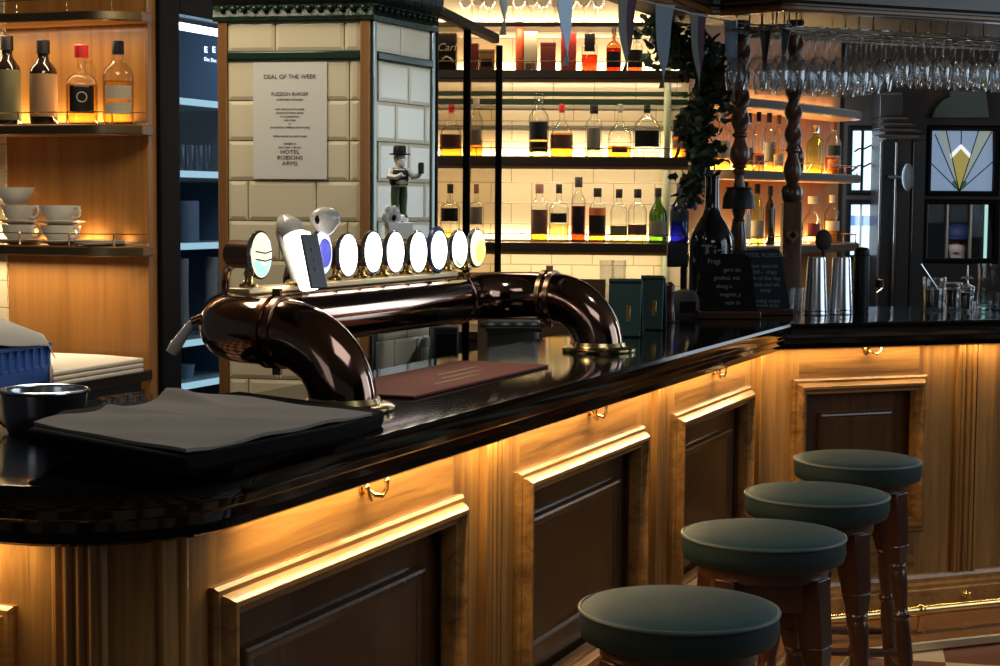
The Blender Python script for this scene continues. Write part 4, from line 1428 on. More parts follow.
for j in range(NV + 1):
    for i in range(NU + 1):
        u, v = i / NU, j / NV
        x = -Lc - .02 + (Lc + .035) * u; y = -.02 + (Wc + .04) * v
        zz = hC_ + .008 + .15 * (1 - u) ** .7 * (.5 + .5 * sin(pi * min(1, v * 1.1))) + .05 * min(1, v * 3) * (1 - u ** 3) + .006 * sin(8 * u + 5 * v)
        if v < .12: zz -= .030 * (1 - v / .12) ; y = -.012 + (v / .12) * .02
        if u > .94: zz -= .035 * (u - .94) / .06
        vs.append((x, y, zz))
vt = vs + [(x, y, z - .006) for x, y, z in vs]
nn_ = len(vs)
for j in range(NV):
    for i in range(NU):
        a_ = j * (NU + 1) + i
        q_ = (a_, a_ + 1, a_ + NU + 2, a_ + NU + 1)
        fs += [q_, tuple(k + nn_ for k in q_[::-1])]
rimi = [i for i in range(NU + 1)] + [j * (NU + 1) + NU for j in range(1, NV + 1)] + [NV * (NU + 1) + i for i in range(NU - 1, -1, -1)] + [j * (NU + 1) for j in range(NV - 1, 0, -1)]
for k in range(len(rimi)):
    a_, c_ = rimi[k], rimi[(k + 1) % len(rimi)]
    fs.append((a_, c_, c_ + nn_, a_ + nn_))
cl.add(vt, fs)
o = obj('cover_cloth', cl, 'cloth', loc=(cr_c.x, cr_c.y, zt0), rotz=atan2(wd.y, wd.x) + R(3), smooth=60)
tag(o, 'light grey cloth heaped over the blue crate', 'cloth')
# folded linen stack
ln_ = MB()
q4 = [at_z(53, 372, WK + .05), at_z(144, 358, WK + .05), at_z(98, 354.5, WK + .05), at_z(48, 352.5, WK + .05)]
for k in range(3):
    ln_.prism([(p.x, p.y) for p in q4], 'z', WK + .001 + k * .017, WK + .0165 + k * .017)
o = obj('folded_linen', ln_, 'linen', loc=(q4[0].x, q4[0].y, WK), world=True, bevel=.005)
tag(o, 'folded white linen lying on the back worktop beside the blue crate', 'linen')
# upturned glasses on a low shelf behind the towel
for i, (px, py) in enumerate(((112, 412), (126, 410), (139, 408))):
    p = at_z(px, py, .80) if False else at_y(px, py, 4.7)
    g = MB().lathe([(.001, 0), (.034, 0), (.036, .004), (.038, .040), (.035, .040), (.033, .010), (.001, .009)], 18, cap=False)
    o = obj('tumbler', g, 'gthin', loc=(p.x, p.y, p.z), smooth=50)
    tag(o, ['clear tumbler behind the grey towel, left of three', 'clear tumbler behind the grey towel, middle of three', 'clear tumbler behind the grey towel, right of three'][i], 'glass', 'tumblers behind the towel')
z_t = at_y(126, 411, 4.7).z
p = at_y(120, 413, 4.7)
ss = thing('glass_shelf', 'steel drainer shelf with upturned tumblers behind the grey towel', 'drainer', (p.x, p.y, 0), RZ)
obj('drainer_top', MB().box(-.22, .28, -.10, .10, z_t - .030, z_t - .012), 'steel', ss, bevel=.003)
for (a, c) in ((-.2, -.08), (.26, -.08), (-.2, .08), (.26, .08)):
    obj('leg', MB().box(a - .012, a + .012, c - .012, c + .012, 0, z_t - .030), 'steel', ss)

# ------------------------------------------------------------------ back-bar shelves (lit)
SD = .24
zS = {}
shelves = {}
for nm, py in (('top', 22), ('high', 70), ('middle', 157), ('low', 243)):
    pz = bw(570, py, SD)
    zS[nm] = pz.z
xA = -1.15; xB_ = (XC - BWP.x) / cos(BW_ROT) - .005


def bwl(px, py, off): return bw(px, py, off)


for nm, lab in (('top', 'topmost long dark back-bar shelf, holding glasses'), ('high', 'long dark back-bar shelf holding red gift boxes'), ('middle', 'long dark back-bar shelf in the middle, holding whisky bottles'), ('low', 'lowest long dark back-bar shelf, holding the green and blue bottles')):
    t = thing('back_bar_shelf', lab, 'shelf', (BWP.x, BWP.y, zS[nm] - .04), BW_ROT, 'long back-bar shelves')
    hgt = .022 if nm == 'top' else .04
    obj('board', MB().box(xA, xB_, -SD, -.002, .04 - hgt, .04), 'darkh', t, bevel=.003)
    if nm != 'top':
        obj('led_profile', MB().box(xA, xB_ - .02, -.022, -.006, .04, .047), 'lb_cream', t)
        obj('gallery_rail', MB().tube([(xA, -SD + .012, .04 + .042), (xB_, -SD + .012, .04 + .042)], .0022, 6), 'bronze', t)
        for k in range(8):
            obj('rail_post', MB().lathe([(.004, 0), (.0022, .006), (.0022, .040), (.004, .044)], 8, c=(xA + .1 + k * .265, -SD + .012, .04)), 'bronze', t)
        obj('under_batten', MB().box(xA, xB_, -SD + .012, -SD + .03, .015 - .032, .0), 'trim', t)
# dark green border row in the tiled wall
gb = MB()
for (ya, yb_) in ((91.5, 96), (99, 104.5)):
    z0, z1 = bw(570, yb_).z, bw(570, ya).z
    gb.box(xA, xB_, -.006, -.0004, z0, z1)
struct(obj('trim_3', gb, 'greenp', loc=BWP, rotz=BW_ROT))
gb = MB(); gb.box(xA, xB_, -.010, -.0004, bw(570, 109).z, bw(570, 106).z)
gb.box(xA, xB_, -.005, -.0004, bw(570, 128).z, bw(570, 125.5).z)
gb.box(xA, xB_, -.010, -.0004, bw(570, 131).z, bw(570, 129).z)
struct(obj('trim_4', gb, 'lb_grey', loc=BWP, rotz=BW_ROT))
# slim upright where the shelves turn the corner
cpz = bw(666, 200, .03)
struct(obj('trim_5', MB().lathe([(.018, .9), (.018, 2.25)], 12, c=(0, 0, 0)), mat('pale_green_post', (.30, .34, .22), .3), loc=(cpz.x, cpz.y, 0)))
# back counter under it
bk = thing('back_counter', 'dark back-bar counter under the lit shelves', 'back counter', (BWP.x, BWP.y, 0), BW_ROT)
obj('top', MB().box(xA + .45, xB_, -.45, -.002, .86, .90), 'darkh', bk, bevel=.004)
obj('base_cabinet', MB().box(xA + .47, xB_, -.42, -.002, 0, .86), 'dark', bk)

GB = {'high': 'packages on the red box shelf', 'middle': 'spirit bottles on the middle back-bar shelf', 'low': 'spirit bottles on the lowest back-bar shelf'}


def bb_at(px, shelf, off=.13):
    p = bw(px, {'high': 70, 'middle': 157, 'low': 243, 'top': 22}[shelf], off)
    return V((p.x, p.y, zS[shelf] + .0005))


def bbottle(px, yt, wpx, shelf, off=.13, **kw):
    p = bb_at(px, shelf, off)
    H_ = bw(px, yt, off).z - p.z
    return bottle(p, H_, wpx * p.y / F, group=GB[shelf], rot=BW_ROT + R(kw.pop('turn', 0)), **kw)


def card(px, yt, wpx, shelf, m, label, off=.13, name='gift_box', band=None, rnd=False, lid=None):
    p = bb_at(px, shelf, off)
    H_ = bw(px, yt, off).z - p.z; w_ = wpx * p.y / F
    t = thing(name, label, 'box' if not rnd else 'gift tube', p, BW_ROT, GB[shelf])
    if rnd:
        obj('tube', MB().lathe([(w_ / 2 * .97, 0), (w_ / 2, .003), (w_ / 2, H_ * .78), (w_ / 2 * .98, H_ * .785)], 24), m, t)
        obj('lid', MB().lathe([(w_ / 2 * 1.02, H_ * .785), (w_ / 2 * 1.02, H_ - .003), (w_ / 2 * .96, H_), (.001, H_)], 24), lid or m, t)
    else:
        obj('carton', MB().box(-w_ / 2, w_ / 2, -w_ / 2 * .8, w_ / 2 * .8, 0, H_), m, t, bevel=.003)
        obj('lid_flap', MB().box(-w_ / 2 - .001, w_ / 2 + .001, -w_ / 2 * .8 - .001, w_ / 2 * .8 + .001, H_ - .014, H_ + .001), lid or m, t, bevel=.002)
        if band: obj('label', MB().box(-w_ / 2 * .7, w_ / 2 * .7, -w_ / 2 * .8 - .002, -w_ / 2 * .8, H_ * band[1], H_ * band[2]), band[0], t)
    return t, p, H_, w_


t, p, H_, w_ = card(447, 34, 19, 'high', 'lb_dark', 'black box with white script lettering on the red box shelf')
text('lettering', 'Carl', .052, t, (.0, -w_ / 2 * .8 - .003, H_ * .62), 'paper', shear=.3)
obj('swash', MB().tube([(-.02, -w_ / 2 * .8 - .003, H_ * .30), (.0, -w_ / 2 * .8 - .003, H_ * .38), (.02, -w_ / 2 * .8 - .003, H_ * .33), (.035, -w_ / 2 * .8 - .003, H_ * .22)], .004, 6), 'paper', t)
card(471.5, 44, 14, 'high', 'dred', 'dark red carton behind the glass screen, right of the black lettered box')
card(487, 50, 15, 'high', 'lb_tan', 'tan carton behind the glass screen, right of the dark red one', band=('lb_dark', .2, .55))
card(519.5, 22, 8.5, 'high', 'orange', 'tall slim orange gift tube on the red box shelf', rnd=True, name='gift_tube')
card(530.5, 32, 13, 'high', 'lb_cream', 'cream carton with dark foot beside the orange tube', band=('lb_brown', .02, .2))
card(548, 43, 15, 'high', 'dred', 'square dark red carton right of the cream carton')
card(568.5, 33, 15, 'high', 'red', 'tall red carton behind the hanging pennant, right of the square one')
bbottle(589.5, 25, 16, 'high', style='flask', label='clear bottle of red spirit with dark label on the red box shelf', liquid='l_red', fill=.36, lab='lb_dark', lz=(.42, .80), la=30, cap=None, sq=3.0)
bbottle(613.5, 25, 15, 'high', style='flask', label='bottle with red body and black front label on the red box shelf', glass='gamber', liquid='l_red', fill=.5, lab='lb_dark', lz=(.08, .42), la=55, cap='lb_dark', sq=3.0)
bbottle(635, 25, 15, 'high', style='flask', label='black-labelled bottle, rightmost on the red box shelf', glass='glass', liquid='l_red', fill=.45, lab='lb_dark', lz=(.08, .46), la=60, cap='lb_dark', sq=3.0)
# middle shelf
bbottle(451, 104, 22, 'middle', style='squat', label='square whisky bottle with brown label behind the glass screen', liquid='l_amber', fill=.42, lab='lb_brown', lz=(.14, .42), la=60, cap='wax', sq=3.0)
bbottle(476, 98, 13, 'middle', style='tall', label='slim clear bottle behind the glass screen on the middle shelf', liquid='l_amber', fill=.30, lab='lb_grey', lz=(.2, .46), la=55, cap='lb_grey')
bbottle(538.5, 93, 20, 'middle', style='tall', label='tall ornate clear bottle with dark label on the middle shelf', lab='lb_dark', lz=(.08, .24), la=60, lab2='slate', lz2=(.27, .55), liquid='l_gold', fill=.3, cap='glass')
bbottle(561.5, 104, 23, 'middle', style='squat', label='squat bourbon bottle with red wax neck on the middle shelf', liquid='l_amber', fill=.45, lab='lb_brown', lz=(.16, .42), la=65, cap='wax', sq=2.6)
bbottle(593.5, 105, 17, 'middle', style='tall', label='straight clear bottle with grey label and dark cap on the middle shelf', lab='lb_grey', lz=(.14, .56), la=50, liquid='l_gold', fill=.14, cap='lb_dark')
bbottle(619.5, 104, 24, 'middle', style='bulb', label='wide clear round-bodied bottle with amber foot on the middle shelf', liquid='l_amber', fill=.22, lab='lb_brown', lz=(.09, .2), la=35, cap='lb_grey', sq=2.4)
bbottle(646.5, 104, 28, 'middle', style='deca', label='broad-shouldered decanter bottle with square black label on the middle shelf', liquid='l_gold', fill=.12, lab='lb_dark', lz=(.20, .50), la=48, cap='lb_dark', sq=3.2)
bbottle(682, 108, 20, 'middle', style='square', label='square amber bottle with black label at the right end of the middle shelf', liquid='l_amber', fill=.44, lab='lb_dark', lz=(.42, .76), la=60, lab2='lb_tan', lz2=(.2, .36), cap='lb_dark', sq=3.5, off=.12)
# low shelf
bbottle(450, 184, 20, 'low', style='square', label='clear bottle with dark label behind the glass screen on the lowest shelf', lab='lb_dark', lz=(.35, .58), la=55, cap='lb_dark', liquid='l_gold', fill=.2)
bbottle(476, 184, 16, 'low', style='square', label='clear bottle with grey label behind the glass screen on the lowest shelf', lab='lb_grey', lz=(.3, .6), la=50, cap='lb_brown', liquid='l_gold', fill=.2)
bbottle(539, 184, 17, 'low', style='tall', label='clear bottle with broad reddish-brown label on the lowest shelf', lab='lb_brown', lz=(.14, .56), la=70, liquid='l_amber', fill=.5, cap='lb_brown', sq=2.4)
bbottle(558.5, 184, 20, 'low', style='square', label='clear bottle with black diamond label on the lowest shelf', lab='lb_dark', lz=(.34, .50), la=52, liquid='l_gold', fill=.3, cap='lb_dark')
bbottle(578, 177, 14.5, 'low', style='tall', label='tall bottle with full-height dark label and red foot on the lowest shelf', lab='lb_dark', lz=(.12, .55), la=50, liquid='l_red', fill=.56, cap='lb_dark', capr=1.1)
bbottle(597, 188, 17, 'low', style='tall', label='bottle with orange and black label on the lowest shelf', lab='lb_dark', lz=(.12, .5), la=70, lab2='lb_orange', lz2=(.5, .64), liquid='l_amber', fill=.5, cap='lb_dark')
bbottle(618.5, 189, 17, 'low', style='round', label='clear bottle with low olive label on the lowest shelf', lab='lb_olive', lz=(.14, .32), la=70, liquid='l_gold', fill=.14, cap='lb_dark', sq=2.6)
bbottle(637, 189, 19, 'low', style='round', label='clear bottle with low red-brown label on the lowest shelf', lab='lb_brown', lz=(.16, .34), la=70, liquid='l_gold', fill=.3, cap='lb_dark', sq=2.6)
bbottle(657.5, 188, 18, 'low', style='wine', label='green whisky bottle with grey label on the lowest shelf', glass='ggreen', lab='lb_grey', lz=(.12, .40), la=65, cap='lb_dark')
bbottle(679, 183, 19, 'low', style='wine', label='cobalt blue bottle with white label band on the lowest shelf', glass='gblue', liquid=None, lab='slate', lz=(.36, .54), la=65, cap='cap', off=.10)
# upturned glasses on the worktop under the low shelf
for i, px in enumerate((606, 619)):
    p = bw(px, 290, .22)
    g = MB().lathe([(.036, .09), (.034, .012), (.030, .0), (.027, .0), (.030, .012), (.033, .09)], 18, cap=False)
    hh = bw(px, 260, .22).z - .9005
    g = MB().lathe([(.001, 0), (.034, 0), (.036, .004), (.030, hh * .4), (.034, hh), (.031, hh), (.027, hh * .4), (.030, .01), (.001, .009)], 18, cap=False)
    o = obj('pint_glass', g, 'gthin', loc=(p.x, p.y, .9005), smooth=50)
    tag(o, ['clear tall glass under the lowest shelf, behind the copper elbow', 'clear tall glass under the lowest shelf, right of its twin'][i], 'glass', 'tall glasses under the lowest shelf')
# goblets standing on the topmost shelf


def stem_glass(bowl_h=.10, r=.040, stem=.085, base=.036, tulip=.82):
    H = bowl_h + stem
    pr = [(.001, 0), (base, 0), (base, .0022), (base * .35, .006), (.0045, .014), (.0038, stem * .5), (.0045, stem - .006), (r * .45, stem + .006), (r * .85, stem + bowl_h * .28), (r, stem + bowl_h * .5), (r * .95, stem + bowl_h * .75), (r * tulip, H),
          (r * tulip - .0014, H), (r * .95 - .0016, stem + bowl_h * .75), (r - .0016, stem + bowl_h * .5), (r * .84 - .0016, stem + bowl_h * .28), (r * .4, stem + .010), (.001, stem + .006)]
    return pr, H


prg, Hg = stem_glass(.10, .042, .075)
gob = None
GT = [(x, 0) for x in (466, 478, 489, 507, 519, 531, 543, 556, 570, 584, 598)]
nmz = ['behind the hanging glass screen top', 'second from the left', 'third from the left', 'fourth from the left', 'fifth from the left', 'sixth from the left', 'fifth from the right', 'fourth from the right', 'third from the right', 'second from the right', 'rightmost']
for i, (px, _) in enumerate(GT):
    p = bw(px, 20, .10 + .05 * (i % 2)); loc = (p.x, p.y, zS['top'] + .0005)
    if gob is None:
        gob = obj('goblet', MB().lathe(prg, 20, cap=False), 'gthin', loc=loc, smooth=60)
        o = gob
    else:
        o = gob.copy(); COL.objects.link(o); o.location = loc
    tag(o, 'clear goblet on the topmost back-bar shelf, ' + (nmz[i] if i else 'leftmost'), 'glass', 'goblets on the topmost shelf')

# ------------------------------------------------------------------ right-hand shelves on the oak wall


def right_shelf(py, label):
    z_ = rw(815, py, .24).z
    t = thing('corner_shelf', label, 'shelf', (RW0.x, RW0.y, z_ - .045), RZR, 'curved shelves on the right-hand oak wall')
    x1_ = RWL - .12
    pts = []
    for k in range(30):
        u = k / 29
        x = .05 + (x1_ - .05) * u
        dep = .24 + .05 * sin(pi * u)
        if u > .88: dep -= .15 * ((u - .88) / .12) ** 2
        pts.append((x, -dep))
    obj('board', MB().prism([(.05, -.001)] + pts + [(x1_, -.001)], 'z', 0, .045), 'trim', t, bevel=.004)
    fe = MB(); fe.prism([(x, y - .001) for x, y in pts] + [(x, y - .005) for x, y in pts][::-1], 'z', .006, .039)
    obj('edge_strip', fe, 'shelfe', t)
    if py > 150:
        obj('gallery_rail', MB().tube([(x, y + .012, .090) for x, y in pts], .0022, 6), 'bronze', t)
    for k in (4, 10, 16, 22, 27) if py > 150 else ():
        obj('rail_post', MB().lathe([(.005, 0), (.0025, .008), (.0025, .036), (.004, .042), (.002, .047)], 8, c=(pts[k][0], pts[k][1] + .012, .045)), 'bronze', t)
    return z_


zr0 = right_shelf(106, 'upper curved shelf on the right-hand oak wall, under the hanging glasses')
zr1 = right_shelf(173, 'curved brass-railed shelf on the oak wall holding the pale green bottle')
zr2 = right_shelf(244, 'lowest curved shelf on the right-hand oak wall, behind the steel tumblers')


def rbottle(px, yt, wpx, z_, off=.14, **kw):
    p = rw(px, 170, off)
    H_ = rw(px, yt, off).z - z_
    return bottle((p.x, p.y, z_ + .0005), H_, wpx * p.y / F, rot=0, group='spirit bottles on the right-hand shelves', **kw)


rbottle(704, 108, 17, zr1, style='round', label='clear bottle with amber foot on the right-hand shelf, behind the ivy', liquid='l_gold', fill=.4, lab='lb_cream', lz=(.2, .42), cap='lb_dark')
rbottle(722, 112, 16, zr1, style='tall', label='clear bottle on the right-hand shelf left of the twisted front post', lab='lb_cream', lz=(.2, .5), liquid='l_gold', fill=.3, cap='lb_grey')
rbottle(748, 113, 12, zr1, style='tall', label='clear bottle with tall black cap, first right of the twisted front post', lab='lb_grey', lz=(.1, .4), cap='lb_dark', liquid='l_gold', fill=.3)
rbottle(758, 112, 12, zr1, style='round', label='clear bottle with red-brown foot, second right of the front post', lab='lb_brown', lz=(.1, .26), cap='lb_dark', liquid='l_amber', fill=.3, off=.2)
rbottle(768.5, 113, 13, zr1, style='round', label='clear bottle with pale label between the two twisted posts', lab='lb_grey', lz=(.16, .5), cap='lb_dark', liquid='l_gold', fill=.3)
rbottle(778, 115, 11, zr1, style='tall', label='slim clear bottle just left of the rear twisted post', lab='lb_cream', lz=(.1, .3), cap='lb_brown', liquid='l_gold', fill=.4, off=.2)
rbottle(798.5, 136, 10, zr1, style='wine', glass='gdark', label='short dark bottle just right of the rear twisted post', lab='slate', lz=(.12, .4), cap='lb_dark')
rbottle(815, 125, 18, zr1, style='round', glass='gpgreen', label='pale green round-shouldered bottle on the right-hand shelf', cap='steel', liquid='l_gold', fill=.14)
rbottle(833, 122, 16, zr1, style='round', label='clear bottle with orange lower half, rightmost on the right-hand shelf', liquid='l_amber', fill=.32, lab='lb_orange', lz=(.1, .28), la=50, lab2='slate', lz2=(.36, .55), cap='lb_brown')
rbottle(746, 182, 12, zr2, style='tall', label='white-labelled bottle behind the black lamp shade on the lowest right shelf', lab='paper', lz=(.1, .5), cap='lb_dark')
rbottle(758, 184, 14, zr2, style='round', glass='gpgreen', label='pale greenish bottle on the lowest right shelf, left of the dark slim one', lab='lb_grey', lz=(.1, .4), cap='lb_dark')
rbottle(771, 186, 10, zr2, style='tall', glass='gdark', label='slim dark bottle on the lowest right shelf beside the rear post', cap='lb_dark')
rbottle(800, 210, 8, zr2, style='wine', glass='gdark', label='short dark bottle on the lowest right shelf, right of the rear post', cap='lb_dark', lab='lb_grey', lz=(.1, .4))
rbottle(813.5, 196, 21, zr2, style='squat', label='wide clear decanter with dark red label on the lowest right shelf', lab='dred', lz=(.14, .42), la=35, cap='lb_cream', capr=1.8)
rbottle(833, 195, 15, zr2, style='round', label='pale gold bottle, rightmost on the lowest right shelf', liquid='l_gold', fill=.5, lab='lb_cream', lz=(.25, .45), cap='lb_cream')

# ------------------------------------------------------------------ twisted posts on the counter


def twist_post(loc, label, lay):
    """lay: list of (z0, z1, kind, radius)"""
    t = thing('twisted_post', label, 'post', loc, RZ, 'twisted canopy posts')
    for z0, z1, kind, r in lay:
        if kind == 'twist':
            NS, NR = 20, max(12, int((z1 - z0) / .012))
            vs = []; fs = []
            for j in range(NR + 1):
                z = z0 + (z1 - z0) * j / NR
                ph = 2 * pi * (z - z0) / .17
                for k in range(NS):
                    a = 2 * pi * k / NS
                    rr = r * (.80 + .20 * cos(2 * (a - ph)))
                    vs.append((rr * cos(a), rr * sin(a), z))
            for j in range(NR):
                for k in range(NS):
                    k2 = (k + 1) % NS
                    fs.append((j * NS + k, j * NS + k2, (j + 1) * NS + k2, (j + 1) * NS + k))
            fs.append(tuple(range(NS - 1, -1, -1))); fs.append(tuple(NR * NS + k for k in range(NS)))
            obj('twisted_shaft', MB().add(vs, fs), 'apron', t, smooth=60)
        elif kind == 'vase':
            h = z1 - z0
            obj('turned_vase', MB().lathe([(r * .75, z0), (r * .8, z0 + h * .04), (r * .62, z0 + h * .08), (r * .9, z0 + h * .2), (r, z0 + h * .38), (r * .9, z0 + h * .55), (r * .62, z0 + h * .75), (r * .55, z0 + h * .86), (r * .8, z0 + h * .92), (r * .8, z0 + h * .97), (r * .6, z1)], 24), 'apron', t)
        elif kind == 'block':
            obj('square_block', MB().box(-r, r, -r, r, z0, z1, Matrix.Rotation(-RZ, 4, 'Z')), 'postb', t, bevel=.006)
        elif kind == 'ring':
            obj('turned_ring', MB().lathe([(r * .8, z0), (r, z0 + (z1 - z0) * .3), (r, z0 + (z1 - z0) * .7), (r * .8, z1)], 24), 'leg', t)
    return t


def zat(px, py, y): return at_y(px, py, y).z


PF = at_y(737, 300, 6.55); PF.z = HC
PB = at_y(789.5, 300, 6.51); PB.z = HC
ZCAN = 2.2
zz = lambda py: zat(737, py, 6.55) - HC
twist_post(PF, 'twisted dark wooden post behind the large black bottle', [(.0005, zz(262), 'block', .034), (zz(262), zz(222), 'ring', .032), (zz(222), zz(168), 'vase', .030), (zz(168), zz(133), 'vase', .038), (zz(133), ZCAN - HC - .001, 'twist', .036)])
# black lamp shade / bell on the post
lampz = zz(210)
o = thing('bell_shade', 'black bell-shaped shade fixed round the front twisted post', 'shade', PF + V((0, 0, zz(209))))
obj('shade', MB().lathe([(.036, .075), (.046, .075), (.060, .045), (.064, .0), (.060, .0), (.055, .045), (.036, .068)], 26, cap=False), 'blackp', o, smooth=40)
obj('shade_top', MB().lathe([(.036, .075), (.048, .075), (.050, .082), (.036, .085)], 26, cap=False), 'blackp', o)
zz2 = lambda py: zat(789.5, py, 6.51) - HC
pb_ = twist_post(PB, 'twisted wooden post with a heart plaque on its square base', [(.0005, zz2(202), 'block', .036), (zz2(202), zz2(186), 'ring', .042), (zz2(186), zz2(148), 'vase', .034), (zz2(148), ZCAN - HC - .001, 'twist', .034)])
hp = V((-.0, -.044, zz2(235)))
hm = MB()
hs = []
for k in range(40):
    a = 2 * pi * k / 40
    hs.append((.0016 * 16 * sin(a) ** 3 * .95, .0016 * (13 * cos(a) - 5 * cos(2 * a) - 2 * cos(3 * a) - cos(4 * a))))
hm.prism(hs, 'y', -.005, .005)
ht_ = thing('heart_plaque', 'tan heart-shaped plaque hung on the square post block', 'plaque', PB + V((0, -.0425, zz2(236))))
obj('heart', hm, 'lb_tan', ht_, bevel=.002)
obj('heart_hole', MB().lathe([(.006, 0), (.011, 0), (.011, .003), (.006, .003)], 18, m=Matrix.Translation((0, -.005, .004)) @ Matrix.Rotation(pi / 2, 4, 'X')), 'lb_dark', ht_)

# ------------------------------------------------------------------ canopy over the back half of the counter
ca = thing('bar_canopy', 'dark wooden canopy above the bar from which the glasses hang', 'canopy', side(.4, .7, ZCAN), RZB)
q0 = at_z(712, 15.5, ZCAN); q1 = at_z(790, 11, ZCAN); q2 = at_z(1000, 23, ZCAN)
dirR = (q2 - q1).normalized()
fpts = [q0 - d * 4.2, q0 - d * .02, q0 + V((.03, .0, 0)), q1 - V((.03, .0, 0)), q1 + dirR * .03, q1 + dirR * 2.6]
f2 = [(p.x, p.y) for p in fpts]
obj('fascia', MB().sweep([(0, ZCAN), (0, ZCAN + .03), (-.012, ZCAN + .04), (-.012, ZCAN + .16), (-.03, ZCAN + .18), (-.03, 2.849), (.04, 2.849), (.04, ZCAN)], f2), 'darkh', ca, world=True, smooth=25)
obj('fascia_bead', MB().sweep([(-.002, ZCAN + .003), (-.008, ZCAN + .008), (-.008, ZCAN + .018), (-.002, ZCAN + .023), (.001, ZCAN + .023), (.001, ZCAN + .003)], f2), 'trim', ca, world=True)
bkc = [(p.x, p.y) for p in ([fpts[-1] + nb * .62, q1 + nb * .80 + dirR * .1, q0 + n * .30 + d * .45, fpts[0] + n * .30])]
inner = [(p.x, p.y) for p in (fpts[0] + n * .041, fpts[1] + n * .041, fpts[2] + (n + nb) * .022, fpts[3] + nb * .041, fpts[4] + nb * .041, fpts[5] + nb * .041)]
obj('soffit', MB().prism(inner + bkc, 'z', ZCAN + .03, ZCAN + .06), 'dark', ca, world=True)
cvu = V((q1.x - q0.x, q1.y - q0.y, 0)).normalized()

# hanging glasses: rack rails and rows
prw, Hw = stem_glass(.125, .043, .10, .037, .80)
wine = None
up_shift = Hw
names_r = ['front rail', 'second rail', 'third rail', 'back rail']
rows_ = []
ZR = ZCAN - .055
rack_pts = []
for r_i in range(4):
    off = .045 + r_i * .115
    a_ = q1 + nb * off + dirR * (.02 + .02 * r_i); e_ = q1 + nb * off + dirR * 1.55
    rack_pts.append((a_, e_))
rk = thing('glass_rack', 'dark hanging rack of rails holding wine glasses over the right-hand counter', 'glass rack', V((q1.x, q1.y, ZR)) + dirR * .7 + nb * .25, RZB)
for r_i, (a_, e_) in enumerate(rack_pts):
    for s_ in (-1, 1):
        p0 = a_ + nb * (s_ * .022); p1 = e_ + nb * (s_ * .022)
        p0.z = p1.z = ZR
        obj('rail', MB().tube([p0, p1], .004, 8), 'chrome', rk, world=True)
    for k in range(5):
        p = a_.lerp(e_, (k + .15) / 4.6); p.z = 0
        obj('hanger_rod', MB().tube([p + nb * .022 + V((0, 0, ZR)), p + nb * .022 + V((0, 0, ZCAN + .0295))], .003, 6), 'chrome', rk, world=True)


def hang(p, rot, sc, label, group):
    global wine
    for q_ in (PF, PB):
        if (V((p.x, p.y, 0)) - V((q_.x, q_.y, 0))).length < .085: return
    base_z = ZR + .0045
    if wine is None:
        flip = Matrix.Translation((0, 0, 0)) @ Matrix.Rotation(pi, 4, 'X')
        wine = obj('hanging_wine_glass', MB().lathe(prw, 22, cap=False, m=flip), 'gthin', smooth=60)
        o = wine
    else:
        o = wine.copy(); COL.objects.link(o)
    o.location = (p.x, p.y, base_z + .0022)
    o.rotation_euler = (0, 0, rot)
    o.scale = (sc, sc, sc * (1.0))
    tag(o, label, 'wine glass', group)


for r_i, (a_, e_) in enumerate(rack_pts):
    L_ = (e_ - a_).length
    N_ = int(L_ / .092)
    for k in range(N_):
        p = a_ + dirR * (.04 + .092 * k + .01 * (r_i % 2))
        sc_ = 1.0 if k < 5 else .80
        hang(p, 0, sc_, 'clear wine glass hanging upside down from the %s of the right-hand rack' % names_r[r_i], 'wine glasses hanging over the right-hand counter')
rk2 = thing('glass_rack', 'short hanging glass rack between the pennants and the rear twisted post', 'glass rack', V((q0.x, q0.y, ZR)) + cvu * .12 + nb * .2, 0)
for r_i in range(3):
    off = .045 + r_i * .115
    nn2 = V((-cvu.y, cvu.x, 0))
    a_ = q0 + nn2 * off + cvu * .05; e_ = q0 + nn2 * off + cvu * .25
    a_.z = e_.z = ZR
    for s_ in (-1, 1):
        obj('rail', MB().tube([a_ + nn2 * s_ * .022, e_ + nn2 * s_ * .022], .004, 8), 'chrome', rk2, world=True)
        obj('hanger_rod', MB().tube([a_.lerp(e_, .5 + .4 * s_) + nn2 * .022, a_.lerp(e_, .5 + .4 * s_) + nn2 * .022 + V((0, 0, ZCAN + .0295 - ZR))], .003, 6), 'chrome', rk2, world=True)
    for k in range(3 if r_i == 0 else 2):
        hang(a_ + cvu * (.03 + .088 * k), 0, 1.0, 'clear wine glass hanging from the short rack, %s' % ['row nearest the pennants', 'middle row', 'row nearest the lit shelves'][r_i], 'wine glasses hanging between the posts')

# ------------------------------------------------------------------ bunting
dpl = lambda px, py, o: at_plane(px, py, q0 - n * o, n)
bu = thing('bunting_cord', 'white cord of the bunting strung along the canopy', 'cord', dpl(665, 6, .06), RZ)
cordpx = [(440, -95), (502, -62), (565, -30), (628, -3), (665, 6), (698, 15), (731, 22), (765, 26), (785, 25.5)]
cp_ = [dpl(x, y, .05) for x, y in cordpx[:7]]
e1_ = at_y(765, 26, cp_[-1].y - .01); e2_ = at_y(785, 25, cp_[-1].y - .05)
cp_ += [e1_, e2_]
cpf = []
for i in range(len(cp_) - 1):
    for k in range(4): cpf.append(cp_[i].lerp(cp_[i + 1], k / 4))
cpf.append(cp_[-1])
obj('cord', MB().tube(cpf, .0028, 6), 'cord', bu, world=True)


